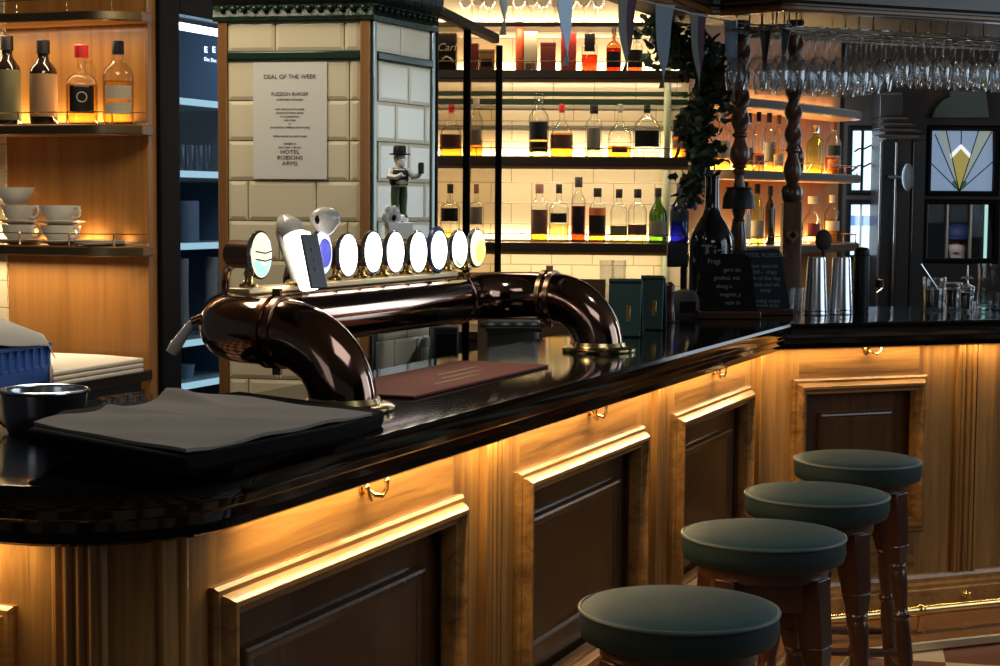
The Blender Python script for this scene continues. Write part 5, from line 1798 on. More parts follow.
def pennant(pL, pR, tip, m, label, m2=None):
    """long triangular cloth flag: thin, gently curled, hung between two points of the cord"""
    t = thing('hanging_pennant', label, 'pennant', (pL + pR) / 2, 0, 'bunting pennants')
    ax = (pR - pL); nn3 = V((-ax.y, ax.x, 0)).normalized()
    NV_, NU_ = 12, 8
    for half in ((0, 1),) if not m2 else ((0, .5), (.5, 1)):
        vs = []; fs = []
        for s_ in (0, 1):
            for j in range(NV_ + 1):
                v = j / NV_
                for i in range(NU_ + 1):
                    u = half[0] + (half[1] - half[0]) * i / NU_
                    w_ = 1 - v * .97
                    base = (pL.lerp(pR, .5)).lerp(tip, v)
                    p = base + ax * ((u - .5) * w_) + nn3 * (.012 * sin(5 * v + 2 * u) * v + .0025 * (s_ - .5))
                    vs.append(p)
        K = (NV_ + 1) * (NU_ + 1)
        for j in range(NV_):
            for i in range(NU_):
                a_ = j * (NU_ + 1) + i
                q_ = (a_, a_ + 1, a_ + NU_ + 2, a_ + NU_ + 1)
                fs += [q_, tuple(K + k for k in q_[::-1])]
        for j in range(NV_):
            for i in (0, NU_):
                a_ = j * (NU_ + 1) + i
                fs.append((a_, a_ + NU_ + 1, a_ + NU_ + 1 + K, a_ + K))
        for i in range(NU_):
            fs.append((i, i + 1, i + 1 + K, i + K))
        obj('cloth', MB().add(vs, fs), (m if half[0] == 0 else m2), t, world=True, smooth=60)
    hm_ = MB().tube([pL, pR], .0045, 6)
    obj('hem', hm_, 'cord', t, world=True)


def pen(x0, x1, y0, tipx, tipy, m, label, m2=None, o=.05):
    if x0 < 740:
        pL, pR, tp = dpl(x0, y0 - .5, o), dpl(x1, y0 + 1.5, o), dpl(tipx, tipy, o)
    else:
        yy = cp_[-1].y - .03
        pL, pR, tp = at_y(x0, y0, yy), at_y(x1, y0, yy - .03), at_y(tipx, tipy, yy - .015)
    pennant(pL, pR, tp, m, label, m2)


pen(494, 511, -62, 502, 35, 'pgreen', 'grey-green pennant hanging before the topmost shelf, leftmost in view')
pen(556, 574, -31, 565, 66, 'pblue', 'blue-grey pennant hanging before the tall red carton')
pen(618, 637, -3, 624, 73, 'pgreen', 'grey-green and plum pennant left of the widest blue one', 'pplum')
pen(655, 674, 5, 661, 88, 'pblue', 'widest blue pennant of the bunting')
pen(690, 706, 14, 697, 90, 'pgreen', 'grey-green and plum pennant in front of the ivy', 'pplum')
pen(724, 739, 21, 732, 101, 'pblue', 'blue pennant hanging over the front twisted post')
pen(759, 771, 25.5, 765, 90, 'pgreen', 'narrow grey-green and plum pennant among the hanging glasses', 'pplum')
pen(779, 791, 25, 784, 72, 'pblue', 'narrow blue pennant at the right end of the bunting')

# ------------------------------------------------------------------ ivy
iv = thing('ivy_garland', 'dark green ivy garland trailing beside the front twisted post', 'ivy', at_y(690, 120, 6.75))
ivp = [at_y(x, y, 6.75) for x, y in ((655, 25), (662, 40), (680, 48), (700, 52), (712, 70), (712, 95), (705, 118), (698, 140), (704, 165), (694, 185), (686, 198))]
obj('vine', MB().tube(ivp, .004, 6), 'stemm', iv, world=True)
lv = MB()
rnd = random.Random(3)
for k in range(720):
    s_ = rnd.random() * (len(ivp) - 1)
    i = int(s_); c = ivp[i].lerp(ivp[min(i + 1, len(ivp) - 1)], s_ - i)
    spread = .075 if s_ < 7.5 else .045
    c = c + V((rnd.gauss(0, spread * .55), rnd.gauss(0, .045), rnd.gauss(0, spread * .55)))
    L_ = rnd.uniform(.035, .07)
    Rm = Matrix.Rotation(rnd.uniform(0, 2 * pi), 4, 'Z') @ Matrix.Rotation(rnd.uniform(-1.3, 1.3), 4, 'X') @ Matrix.Rotation(rnd.uniform(0, 2 * pi), 4, 'Y')
    T = Matrix.Translation(c) @ Rm
    pts = [(0, 0, 0), (-.42, 0, .25), (-.25, .0, .5), (-.30, 0, .75), (0, 0, 1), (.30, 0, .75), (.25, 0, .5), (.42, 0, .25), (0, .12, .45)]
    vs = [T @ V((x * L_, y * L_, z * L_)) for x, y, z in pts] + [T @ V((x * L_, y * L_ + .0012, z * L_)) for x, y, z in pts]
    fs = [(8, i_, (i_ + 1) % 8) for i_ in range(8)] + [(17, 9 + (i_ + 1) % 8, 9 + i_) for i_ in range(8)] + [(i_, (i_ + 1) % 8, 9 + (i_ + 1) % 8, 9 + i_) for i_ in range(8)]
    lv.add(vs, fs)
obj('foliage', lv, 'leaf', iv, world=True, smooth=0)

# ------------------------------------------------------------------ glass screen behind the pillar
g0 = at_y(434, 100, K2.y + .03); g1 = at_y(499, 100, 6.0)
g0.z = g1.z = 0
gd = (g1 - g0).normalized(); gL = (g1 - g0).length
gs = thing('glass_screen', 'dark-framed glass screen standing between the pillar and the lit shelves', 'glass screen', g0, atan2(gd.y, gd.x))
gt = at_y(434, 8, g0.y).z
for k, px in enumerate((434, 467, 499)):
    xx = (at_plane(px, 100, g0, V((-gd.y, gd.x, 0))) - g0).dot(gd)
    ww = (.008, .006, .0035)[k]
    obj('post', MB().box(xx - ww, xx + ww, -.012, .012, 0, gt if k < 2 else gt - .02), 'blackm', gs, bevel=.003)
obj('top_rail', MB().box(-.01, gL * .93, -.014, .014, gt - .02, gt + .012), 'blackm', gs, bevel=.004)
obj('bottom_rail', MB().box(0, gL, -.012, .012, .92, .96), 'blackm', gs, bevel=.003)
obj('glass_pane', MB().box(0.0, gL, -.003, .003, .96, gt - .02), 'pane', gs)

# ------------------------------------------------------------------ things at the far end of the main counter
zc0 = HC + .0005


def onc(px, py): return at_z(px, py, HC)


# two green menu folders
def folder(px0, px1, yt, yb, y, rot, lean, label):
    c = at_y((px0 + px1) / 2, yb, y); H_ = at_y(px0, yt, y).z - zc0; w_ = (px1 - px0) * y / F
    t = thing('menu_folder', label, 'menu', (c.x, c.y, zc0), rot, 'green leather menu folders')
    T = Matrix.Rotation(R(lean), 4, 'X')
    for s_, a_ in ((0, 0), (1, R(-14))):
        m_ = MB().box(-w_ / 2, w_ / 2, -.006, .002, 0.0, H_, Matrix.Translation((0, .004 + .002 * s_, .001)) @ (Matrix.Rotation(R(lean), 4, 'X') if s_ == 0 else Matrix.Translation((0, .10, 0)) @ Matrix.Rotation(R(12), 4, 'X')))
        obj(['front_cover', 'back_cover'][s_], m_, 'menu', t, bevel=.003)
    obj('spine', MB().tube([T @ V((-w_ / 2, 0, H_ * .995)), T @ V((w_ / 2, 0, H_ * .995))], .008, 8), 'menu', t)
    obj('plate', MB().box(-.007, .007, -.009, -.006, H_ * .25, H_ * .55, Matrix.Translation((w_ * .12, .004, .001)) @ T), 'brass', t, bevel=.001)
    return t


folder(607, 640, 280, 336, 5.1, R(-10), -12, 'left of the two green leather menu folders standing on the counter')
folder(639, 662, 277, 331, 5.4, R(-14), -10, 'right of the two green leather menu folders standing on the counter')
# tray/clip on top of the folder: little black stand
c = onc(668, 318)
pm = thing('pepper_mill', 'slim brown wooden pepper mill standing beside the green menu folders', 'pepper mill', (at_z(669, 322, HC).x, at_z(669, 322, HC).y, zc0))
dpt = at_z(669, 322, HC).y
hpm = 40 * dpt / F
obj('body', MB().lathe([(.020, 0), (.022, .004), (.018, hpm * .3), (.014, hpm * .55), (.018, hpm * .72), (.012, hpm * .74), (.001, hpm * .74)], 18), 'leg', pm)
obj('head', MB().lathe([(.012, hpm * .745), (.018, hpm * .76), (.017, hpm * .92), (.008, hpm), (.001, hpm)], 18), 'leg', pm)
# till screen on a stand with a black card terminal
ty = 6.45
tp = at_y(680, 318, ty)
ts = thing('till_screen', 'black till screen on a stand behind the large black bottle', 'till', (tp.x, tp.y, zc0), R(12))
zt_ = at_y(680, 243, ty).z - zc0; zb_ = at_y(680, 267, ty).z - zc0
obj('screen', MB().box(-.055, .055, -.012, .012, zb_, zt_), 'blackp', ts, bevel=.006)
obj('stand', MB().tube([(.02, .02, .01), (.02, .03, zb_ * .6), (.015, .014, zb_ + .03)], .012, 10), 'blackp', ts)
obj('foot', MB().box(-.06, .08, -.05, .09, 0, .012), 'blackp', ts, bevel=.004)
# grey card terminal / small dispenser dome
cy_ = 6.1
cpn = at_y(690, 318, cy_)
cd = thing('card_terminal', 'rounded grey card terminal at the foot of the large black bottle', 'card terminal', (cpn.x - .02, cpn.y, zc0), R(8))
obj('shell', MB().lathe([(.001, 0), (.052, 0), (.055, .01), (.052, .06), (.040, .088), (.001, .098)], 24, sq=3.0, sy=.8), 'screen', cd, smooth=50)
obj('keypad', MB().box(-.03, .03, -.049, -.044, .015, .055), 'blackp', cd, bevel=.002)
# large black bottle with chalk lettering
by_ = 6.2
bp_ = at_y(710, 314, by_)
Hb = at_y(710, 176, by_).z - zc0; Wb = 46 * by_ / F
bg = bottle((bp_.x, bp_.y, zc0), Hb, Wb, 'very large black display bottle with chalk lettering on the counter', style='wine', glass='gblack', cap=None, name='display_bottle', capz=.985)
text('lettering', 'Tiali', .070, bg, (.012, -Wb / 2 - .003, Hb * .455), 'chalk', sx=1.0)
# chalk board in front of it
ky = 6.0
kc = at_y(726, 312, ky)
kb = thing('chalk_board', 'small black chalkboard with handwriting leaning before the large black bottle', 'chalkboard', (kc.x, kc.y - .02, zc0), R(4))
kw, kh = 54 * ky / F, 57 * ky / F
Tk = Matrix.Translation((0, 0, .028)) @ Matrix.Rotation(R(-8), 4, 'X')
kb_p = [(-kw / 2, 0), (kw / 2 + .012, 0), (kw / 2 - .008, kh * .93), (kw / 2 - .03, kh), (-kw / 2 + .03, kh), (-kw / 2 + .002, kh * .95)]
obj('board', MB().prism(kb_p, 'y', -.005, .005, Tk), 'chalkb', kb, bevel=.002)
obj('wood_foot', MB().box(-kw / 2 - .01, kw / 2 + .02, -.035, .045, 0, .028), 'leg', kb, bevel=.004)
for i, (s_, xo_) in enumerate((('Fragi', -.045), ('gern sie', .02), ('gmelnsi. mit', .0), ('elung u', -.01), ('magnet, y', .012), ('nuar in', .02))):
    text('chalk_line', s_,   .026 if i == 0 else .021, kb, tuple(Tk @ V((xo_, -.0056, kh * (.86 - .145 * i)))), 'chalk', tilt=R(-8), sx=.92)
# blue slate menu board beside it
sy_ = 6.2
scn = at_y(760, 313, sy_)
sb = thing('slate_board', 'dark blue slate menu board with rounded shoulder, right of the chalkboard', 'chalkboard', (scn.x, scn.y, zc0), R(6))
sw, sh_ = 50 * sy_ / F, 57 * sy_ / F
Ts = Matrix.Translation((0, 0, .025)) @ Matrix.Rotation(R(-9), 4, 'X')
spo = [(-sw / 2, 0), (sw / 2 + .02, 0), (sw / 2 - .004, sh_ * .80)] + [(sw / 2 - .034 + .03 * cos(a), sh_ * .86 + .04 * sin(a)) for a in (.2, .6, 1.0, 1.4)] + [(-sw / 2, sh_)]
obj('board', MB().prism(spo, 'y', -.005, .005, Ts), 'slate', sb, bevel=.002)
obj('wood_foot', MB().box(-sw / 2, sw / 2 + .03, -.03, .04, 0, .025), 'leg', sb, bevel=.004)
for i, (s_, f_) in enumerate((('HOTEL ROBSONS', .93), ('our specials', .74), ('fish - chips', .63), ('pie of the day', .52), ('steak and ale', .41), ('soup', .31), ('Sunday roast', .12), ('served daily', .04))):
    text('chalk_line', s_, .021, sb, tuple(Ts @ V((.02, -.0056, sh_ * f_))), 'chalk', tilt=R(-9), sx=1.0)
# brown box and bin behind the copper pipe (standing on an under-counter shelf behind the bar)
WZ = .92
us = thing('under_counter_shelf', 'dark working shelf behind the bar under the copper pipe', 'shelf', main(-1.2, .80, 0), RZ)
Tm = Matrix.Translation(main(0, 0)) @ Matrix.Rotation(RZ, 4, 'Z')
obj('top', MB().box(-1.75, .15, .56, .82, .885, WZ, Tm), 'darkh', us, world=True, bevel=.004)
obj('side_panel', MB().box(-1.75, -1.72, .58, .80, 0, .885, Tm), 'dark', us, world=True)
obj('side_panel', MB().box(.10, .13, .58, .80, 0, .885, Tm), 'dark', us, world=True)


def beh(px, y=.72): return at_plane(px, 340, main(0, y), n)


p = beh(557, .66); bz_ = at_plane(557, 318, main(0, .66), n).z
bx_ = thing('brown_box', 'brown wooden box behind the bar beside the copper pipe elbow', 'box', (p.x, p.y, WZ + .0006), RZ - R(60))
wB = 27 * p.y / F
obj('carton', MB().box(-wB / 2, wB / 2, -.05, .05, 0, bz_ - WZ), 'boxb', bx_, bevel=.003)
obj('lid', MB().box(-wB / 2 - .003, wB / 2 + .003, -.053, .053, bz_ - WZ - .02, bz_ - WZ + .004), 'boxb', bx_, bevel=.003)
p = beh(512, .69)
bzt = at_plane(512, 327, main(0, .69), n).z
wB = 70 * p.y / F / 2 * .92
bn = thing('grey_bin', 'grey tapered plastic tub with dark contents behind the bar', 'tub', (p.x, p.y, WZ + .0006), RZ - R(64))
hB = bzt - WZ
b_ = MB()
b_.frustum((0, 0, 0), (wB * .78, .085), (wB, .115), hB)
o = obj('tub', b_, mat('grey_tub', (.34, .34, .31), .5), bn, bevel=.008)
obj('rim', MB().rectframe(-wB - .008, wB + .008, -.123, .123, 0, [(0, 0), (0, .014), (.02, .014), (.02, 0)]), mat('grey_tub_rim', (.2, .2, .19), .5), bn)
o = bn.children[-1]; o.location = (0, 0, hB - .002); o.rotation_euler = (-pi / 2, 0, 0)
obj('contents', MB().box(-wB * .86, wB * .86, -.095, .095, hB - .01, hB + .003), 'blackp', bn)
for k in range(7):
    obj('crumpled_bag', MB().ell((-wB * .7 + k * wB * .23, -.02 + .04 * (k % 2), hB + .006), (.035, .04, .012), 10, 6), 'blackp', bn)
# black screen behind the pipe
p = beh(445, .73)
bs_ = thing('black_appliance', 'black upright appliance behind the copper pipe, right of the pillar', 'appliance', (p.x, p.y, WZ + .0006), RZ - R(62))
zz_ = at_plane(445, 325, main(0, .73), n).z - WZ
obj('body', MB().box(-.036, .036, -.06, .06, 0, zz_), 'blackp', bs_, bevel=.006)
obj('front_panel', MB().box(-.03, .03, -.064, -.06, .03, zz_ - .02), 'blackm', bs_, bevel=.002)
# brown wedge-shaped card tray right of the elbow
p = at_y(592, 322, 5.9)
kt = thing('card_holder', 'brown card holder standing behind the right-hand copper elbow', 'card holder', (p.x, p.y, zc0), R(-6))
p2 = at_y(592, 279, 5.9)
obj('back', MB().box(-.045, .045, .0, .012, 0, p2.z - zc0, Matrix.Rotation(R(-6), 4, 'X')), 'boxb', kt, bevel=.003)
obj('foot', MB().box(-.045, .045, -.05, .02, 0, .012), 'boxb', kt, bevel=.003)

# ------------------------------------------------------------------ things on the right-hand counter


def tumbler(px, y, yt, wpx, label):
    p = at_y(px, 312, y); H_ = at_y(px, yt, y).z - zc0; r = wpx * y / F / 2
    t = thing('cocktail_shaker', label, 'shaker', (p.x, p.y, zc0), 0, 'steel cocktail tins')
    obj('tin', MB().lathe([(r, 0), (r * 1.015, .003), (r, .006), (r * .74, H_ * .97), (r * .70, H_), (r * .6, H_ - .002), (.001, H_ - .002)], 30), 'steel', t)
    obj('base_band', MB().lathe([(r * .985, .012), (r * 1.0, .016), (r * .99, .02)], 30, cap=False), 'chrome', t)


tumbler(815.5, 6.22, 257, 25, 'left of the two tall upturned steel cocktail tins on the right counter')
tumbler(840.5, 6.28, 257, 25, 'right of the two tall upturned steel cocktail tins on the right counter')
p = at_y(822, 312, 6.36)
pdl = thing('round_paddle', 'dark round-headed paddle standing behind the steel cocktail tins', 'paddle', (p.x, p.y, zc0))
hp_ = at_y(822, 240, 6.36).z - zc0
obj('handle', MB().tube([(0, 0, 0), (0, 0, hp_ - .03)], .007, 10), 'leg', pdl)
obj('head', MB().ell((0, 0, hp_), (.032, .012, .040), 18, 12), mat('paddle_dark', (.035, .026, .018), .6), pdl)
p = at_y(860.5, 312, 6.45)
fk = thing('thermal_flask', 'tall dark round-shouldered flask right of the steel cocktail tins', 'flask', (p.x, p.y, zc0))
hf_ = at_y(860, 247, 6.45).z - zc0; rf = 16 * 6.45 / F / 2
obj('body', MB().lathe([(rf * .95, 0), (rf, .006), (rf, hf_ * .86), (rf * .96, hf_ * .90), (rf * .97, hf_ * .905), (rf * .96, hf_ * .95), (rf * .72, hf_ * .99), (.001, hf_)], 26), 'blackp', fk)
obj('collar', MB().lathe([(rf * 1.01, hf_ * .86), (rf * 1.02, hf_ * .87), (rf * 1.01, hf_ * .88)], 26, cap=False), 'blackm', fk)
# small glasses beside the slate
for i, (px, py, y) in enumerate(((779, 309, 6.45), (788, 310, 6.35), (797, 310, 6.40), (783, 309, 6.62), (794, 309, 6.60))):
    p = at_y(px, py, y); r = .024
    h_ = 24 * y / F
    o = obj('shot_glass', MB().lathe([(.001, 0), (r * .8, 0), (r * .85, .004), (r, h_), (r * .93, h_), (r * .8, .012), (.001, .010)], 16, cap=False), 'gthin', loc=(p.x, p.y, zc0), smooth=50)
    tag(o, 'small clear glass in the cluster between the slate board and the steel tins', 'glass', 'small glasses beside the slate board')
o = thing('napkin_holder', 'grey wedge-shaped napkin holder behind the small glasses', 'napkin holder', (at_y(781, 300, 6.6).x, at_y(781, 300, 6.75).y, zc0), R(20))
obj('wedge', MB().prism([(-.05, 0), (.05, 0), (.05, .04), (-.03, .12)], 'y', -.04, .04), mat('grey_wedge', (.09, .085, .08), .6), o, bevel=.003)
obj('napkins', MB().box(-.03, .04, -.042, .038, .045, .052, Matrix.Rotation(R(38), 4, 'Y')), 'paper', o)


# right-hand jars
def jar(px, y, yt, wpx, label, content, fillf, name='preserve_jar'):
    p = at_y(px, 309, y); H_ = at_y(px, yt, y).z - zc0; r = wpx * y / F / 2
    t = thing(name, label, 'jar', (p.x, p.y, zc0), 0, 'glass jars on the right counter')
    obj('glass', MB().lathe([(.001, 0), (r * .86, 0), (r * .92, .004), (r * .86, H_ * .3), (r * .95, H_ * .66), (r * .9, H_ * .72), (r * .98, H_ * .8), (r, H_ * .97), (r * .96, H_), (r * .9, H_ * .97), (r * .86, H_ * .7), (r * .84, H_ * .3), (r * .8, .010), (.001, .008)], 24, cap=False), 'gthin', t, smooth=50)
    if content:
        obj('filling', MB().lathe([(.001, .011), (r * .8, .011), (r * .82, H_ * fillf * .9), (r * .8, H_ * fillf), (.001, H_ * fillf)], 20, cap=False), content, t)
    return t, H_, r


t, H_, r = jar(934, 6.55, 277, 24, 'ribbed glass jar of brown sugar with a spoon on the right counter', mat('brown_sugar', (.06, .045, .03), .8), .62)
obj('spoon', MB().tube([(.02, 0, H_ * .55), (-.02, 0, H_ * 1.0), (-.055, 0, H_ * 1.38)], [.003, .003, .004], 8), 'steel', t)
t, H_, r = jar(953, 6.62, 286, 17, 'dark-filled glass jar right of the spoon jar', 'lb_dark', .86)
obj('lid_ring', MB().lathe([(r * 1.0, H_), (r * 1.05, H_ + .003), (r * 1.05, H_ + .012), (r, H_ + .014), (.001, H_ + .014)], 22), 'steel', t)
t, H_, r = jar(966.5, 6.5, 288, 15, 'low dark jar with a star-shaped metal finial on its lid', 'lb_dark', .8)
obj('lid', MB().lathe([(r * 1.02, H_), (r * 1.02, H_ + .006), (.006, H_ + .016), (.004, H_ + .03), (.011, H_ + .038), (.004, H_ + .046), (.002, H_ + .085), (.001, H_ + .088)], 16), 'steel', t)
st_ = MB()
for k in range(6):
    a = pi / 3 * k
    st_.tube([(0, 0, H_ + .036), (.016 * cos(a), .016 * sin(a), H_ + .044), (.022 * cos(a), .022 * sin(a), H_ + .034)], [.004, .003, .002], 6)
obj('finial', st_, 'steel', t)
p = at_y(990, 309, 6.6); hh = at_y(990, 264, 6.6).z - zc0
t = thing('glass_jug', 'tall clear glass jug at the right edge of the counter', 'jug', (p.x, p.y, zc0))
r = .052
obj('glass', MB().lathe([(.001, 0), (r * .92, 0), (r, .006), (r, hh * .5), (r * .95, hh * .85), (r * 1.05, hh), (r * .98, hh), (r * .88, hh * .85), (r * .93, hh * .5), (r * .9, .014), (.001, .012)], 26, cap=False), 'glass', t, smooth=50)
obj('handle', MB().tube([(r * .95, 0, hh * .85), (r * 1.5, 0, hh * .82), (r * 1.65, 0, hh * .5), (r * 1.3, 0, hh * .22), (r * .98, 0, hh * .2)], .008, 10), 'glass', t)
obj('water', MB().lathe([(.001, .014), (r * .88, .014), (r * .91, hh * .45), (.001, hh * .45)], 22, cap=False), clear('water', (.85, .9, .93), .6, ior=1.2), t)
p = at_y(971, 309, 6.7)
o = obj('ashtray_dish', MB().lathe([(.001, 0), (.03, 0), (.036, .03), (.033, .03), (.027, .006), (.001, .005)], 20, cap=False), 'gthin', loc=(p.x + .04, p.y - .02, zc0), smooth=50)
tag(o, 'small clear dish before the glass jug on the right counter', 'dish')

# ------------------------------------------------------------------ dark wall, windows, doorway and seated person at the right
YW = 10.9


def wbox(mb, x0, y0, x1, y1, ya, yb_, yref=YW):
    a = at_y(x0, y0, yref); c = at_y(x1, y1, yref)
    return mb.box(a.x, c.x, yref + ya, yref + yb_, min(a.z, c.z), max(a.z, c.z))


xs_ = at_y(848, 200, YW).x
wz = lambda py: at_y(940, py, YW).z
wx = lambda px: at_y(px, 220, YW).x
wr = MB()
holes = [(wx(850.5), wx(873.5), wz(256), wz(205)), (wx(850.5), wx(873.5), wz(191), wz(131)), (wx(927), wx(994), wz(258.5), wz(204)), (wx(929.5), wx(993), wz(191), wz(130))]
# build the wall as vertical strips between openings
xcols = [wx(842), wx(850.5), wx(873.5), wx(927), wx(994), 5.4]
T_ = .14
wr.box(xcols[0], xcols[1], YW, YW + T_, 0, 2.85)
for (xa_, xb2, hl_) in ((xcols[1], xcols[2], [(wz(256), wz(205)), (wz(191), wz(131))]), (xcols[3], xcols[4], [(wz(258.5), wz(204)), (wz(191), wz(130))])):
    zz0 = 0
    for (a, c) in hl_:
        wr.box(xa_, xb2, YW, YW + T_, zz0, a); zz0 = c
    wr.box(xa_, xb2, YW, YW + T_, zz0, 2.85)
wr.box(xcols[2], xcols[3], YW, YW + T_, 0, 2.85)
wr.box(xcols[4], xcols[5], YW, YW + T_, 0, 2.85)
struct(obj('wall_rear', wr, 'dark'))


def win(name, x0, x1, z0, z1, label=None):
    t = D.objects.new(name, None); COL.objects.link(t)
    place(t, None, ((x0 + x1) / 2, YW + .02, z0), 0); t['kind'] = 'structure'
    w2 = (x1 - x0) / 2
    obj('window_frame', MB().rectframe(-w2 - .03, w2 + .03, -.03, z1 - z0 + .03, -.02, [(0, -.03), (0, .008), (.01, .016), (.024, .016), (.032, .004), (.032, -.03)]), 'blackm', t)
    return t, w2, z1 - z0


t, w2, h2 = win('window_1', *holes[1])
obj('pane', MB().box(-w2, w2, .03, .036, 0, h2), 'sky', t)
obj('glazing_bar', MB().box(-.008, .008, .012, .03, 0, h2), 'blackm', t)
for k in range(2):
    obj('outside_branch', MB().tube([(-w2, .05 + .02 * k - .026, h2 * (.30 + .3 * k)), (-.02, .024, h2 * (.42 + .28 * k)), (w2 * .2, .024, h2 * (.40 + .3 * k)), (w2, .024, h2 * (.48 + .3 * k))], .006, 6), 'slate', t)
t, w2, h2 = win('window_2', *holes[0])
obj('pane', MB().box(-w2, w2, .03, .036, 0, h2), 'sky', t)
obj('blue_band', MB().box(-w2, w2, .026, .030, h2 * .58, h2 * .78), 'skyb', t)
obj('glazing_bar', MB().box(-.006, .006, .012, .026, 0, h2), 'cloth', t)
# stained glass: fan of leads around a yellow kite
t, w2, h2 = win('window_3', *holes[3])
px2 = lambda x, y: ((x - 961.5) / 63.0 * 2 * w2, (190.5 - y) / 60.5 * h2)


def sg(name, pts, m, y0=.028, y1=.034):
    obj(name, MB().prism([px2(x, y) for x, y in pts], 'y', y0, y1), m, t)


B_ = (960.5, 190.5)
sg('pane', [(930, 130.5), (938, 130.5), B_, (930, 161)], 'sg_b'); sg('pane', [(930, 161), B_, (930, 190.5)], 'sg_b')
sg('pane', [(938, 130.5), (946, 130.5), (952, 155), B_], 'sg_g'); sg('pane', [(946, 130.5), (961, 130.5), (961, 144), (951, 154)], 'sg_b')
sg('pane', [(961, 130.5), (978, 130.5), (971, 154), (961, 144)], 'sg_b'); sg('pane', [(978, 130.5), (992, 130.5), B_, (970, 155)], 'sg_g')
sg('pane', [(992, 130.5), (993, 161), B_], 'sg_b'); sg('pane', [(993, 161), (993, 190.5), B_], 'sg_b')
sg('kite', [(952, 155), (961, 147.5), (970, 155), B_], 'sg_y', .024, .034)
sg('chevron', [(950.5, 154), (961, 143.5), (971.5, 154), (970.5, 158), (961, 148), (952, 158)], 'sg_w', .023, .034)
sg('leaf', [(953, 181), (957, 180), (960, 189), (955, 187)], 'sg_d', .022, .034); sg('leaf', [(968, 181), (964, 180), (961, 189), (966, 187)], 'sg_d', .022, .034)
ld = MB()
for (x, y) in ((930, 161), (935, 134), (946, 130.5), (978, 130.5), (991, 131), (993, 161)):
    a = px2(x, y); c = px2(*B_)
    ld.tube([(a[0], .024, a[1]), (c[0], .024, c[1])], .0032, 6)
a = px2(961, 130.5); c = px2(961, 144); ld.tube([(a[0], .024, a[1]), (c[0], .024, c[1])], .0032, 6)
obj('lead_lines', ld, 'blackm', t)
# lower window: open glazing with three bars, a room beyond
t, w2, h2 = win('window_4', *holes[2])
obj('pane', MB().box(-w2, w2, .034, .038, 0, h2), clear('clear_window', (.92, .94, .96), .9, ior=1.15), t)
for px in (927.5, 948.5, 972):
    xx = (px - 960.5) / 67.0 * 2 * w2
    obj('glazing_bar', MB().box(xx - .007, xx + .007, .0, .030, 0, h2), 'white', t, bevel=.002)
# arched panel over the stained glass
ap_ = [(931.5, 118), (936, 107), (944, 99), (950, 97), (950, 90.5), (986, 90.5), (988, 100), (990, 118)]
pa = MB().prism([(at_y(x, y, YW - .05).x, at_y(x, y, YW - .05).z) for x, y in ap_], 'y', YW - .05, YW + .001)
o = obj('arched_panel', pa, 'teal', loc=(at_y(960, 118, YW).x, YW, at_y(960, 118, YW).z), world=True, bevel=.006)
tag(o, 'grey-teal arched wooden panel above the stained glass window', 'panel')
# door casing: fluted pilasters with a stepped capital
dc = thing('door_casing', 'dark fluted door casing with stepped capital beside the stained glass window', 'door casing', (at_y(898, 300, YW - .2).x, YW - .2, 0))
mat('casing_dark', (.018, .014, .013), .35, spec=.35)
YC = YW - .22
for (x0, x1, dd) in ((879, 884, .08), (884, 888, .03), (895, 899, .10), (899, 903, .04), (911, 916, .03)):
    obj('moulding', wbox(MB(), x0, 140, x1, 480, -dd, .219, YC), D.materials['casing_dark'], dc, world=True, bevel=.004)
gloss = mat('streak_bead', (.05, .04, .036), .14, coat=.8)
for px, dd in ((881.5, .09), (886, .04), (897, .11), (901, .05), (907, .03), (913.5, .04)):  # round beads added, shaped to catch daylight as bright streaks
    c0 = at_y(px, 480, YC - dd); c1 = at_y(px, 142, YC - dd); c0.x = c1.x
    obj('bead', MB().tube([c0, c1], .011, 14), gloss, dc, world=True)
obj('recess_panel', wbox(MB(), 888, 145, 895, 480, .05, .219, YC), 'leg', dc, world=True)
obj('side_panel', wbox(MB(), 903, 130, 911, 480, .0, .219, YC), 'dark', dc, world=True)
for i, (x0, x1, ya, yb_, dd) in enumerate(((879, 919, 135, 141, .17), (879, 916, 129, 135, .14), (879, 912, 123, 129, .11), (879, 907, 117, 123, .08), (879, 902, 92, 117, .04))):
    obj('capital', wbox(MB(), x0, ya, x1, yb_, -dd, .219, YC), D.materials['casing_dark'], dc, world=True, bevel=.005)
    c0 = at_y(x0, ya + 1.5, YC - dd - .002); c1 = at_y(x1, ya + 1.5, YC - dd - .002)
    obj('capital_bead', MB().tube([c0, c1], .010, 12), gloss, dc, world=True)
# pale round ornament on the casing
p = at_y(908, 177, YW - .40)
o = thing('wall_disc', 'pale grey oval ornament on the dark door casing', 'ornament', p, R(25))
obj('disc', MB().ell((0, 0, 0), (.045, .020, .085), 20, 12), mat('pale_disc', (.20, .25, .30), .4), o)
obj('mount', MB().tube([(0, .0, 0), (-.06, .16, 0)], .012, 8), 'blackm', o)
# small tap with lever on the casing
p = at_y(878, 283, YW - .36)
o = thing('wall_hook', 'small chrome hook on the dark casing above the right counter', 'hook', p, 0)
obj('plate', MB().box(-.012, .012, .0, .03, -.03, .03), 'blackm', o)
obj('hook_arm', MB().tube([(0, .0, .02), (.02, -.03, .02), (.025, -.03, -.03), (-.01, -.03, -.06)], .008, 8), 'bronze', o)
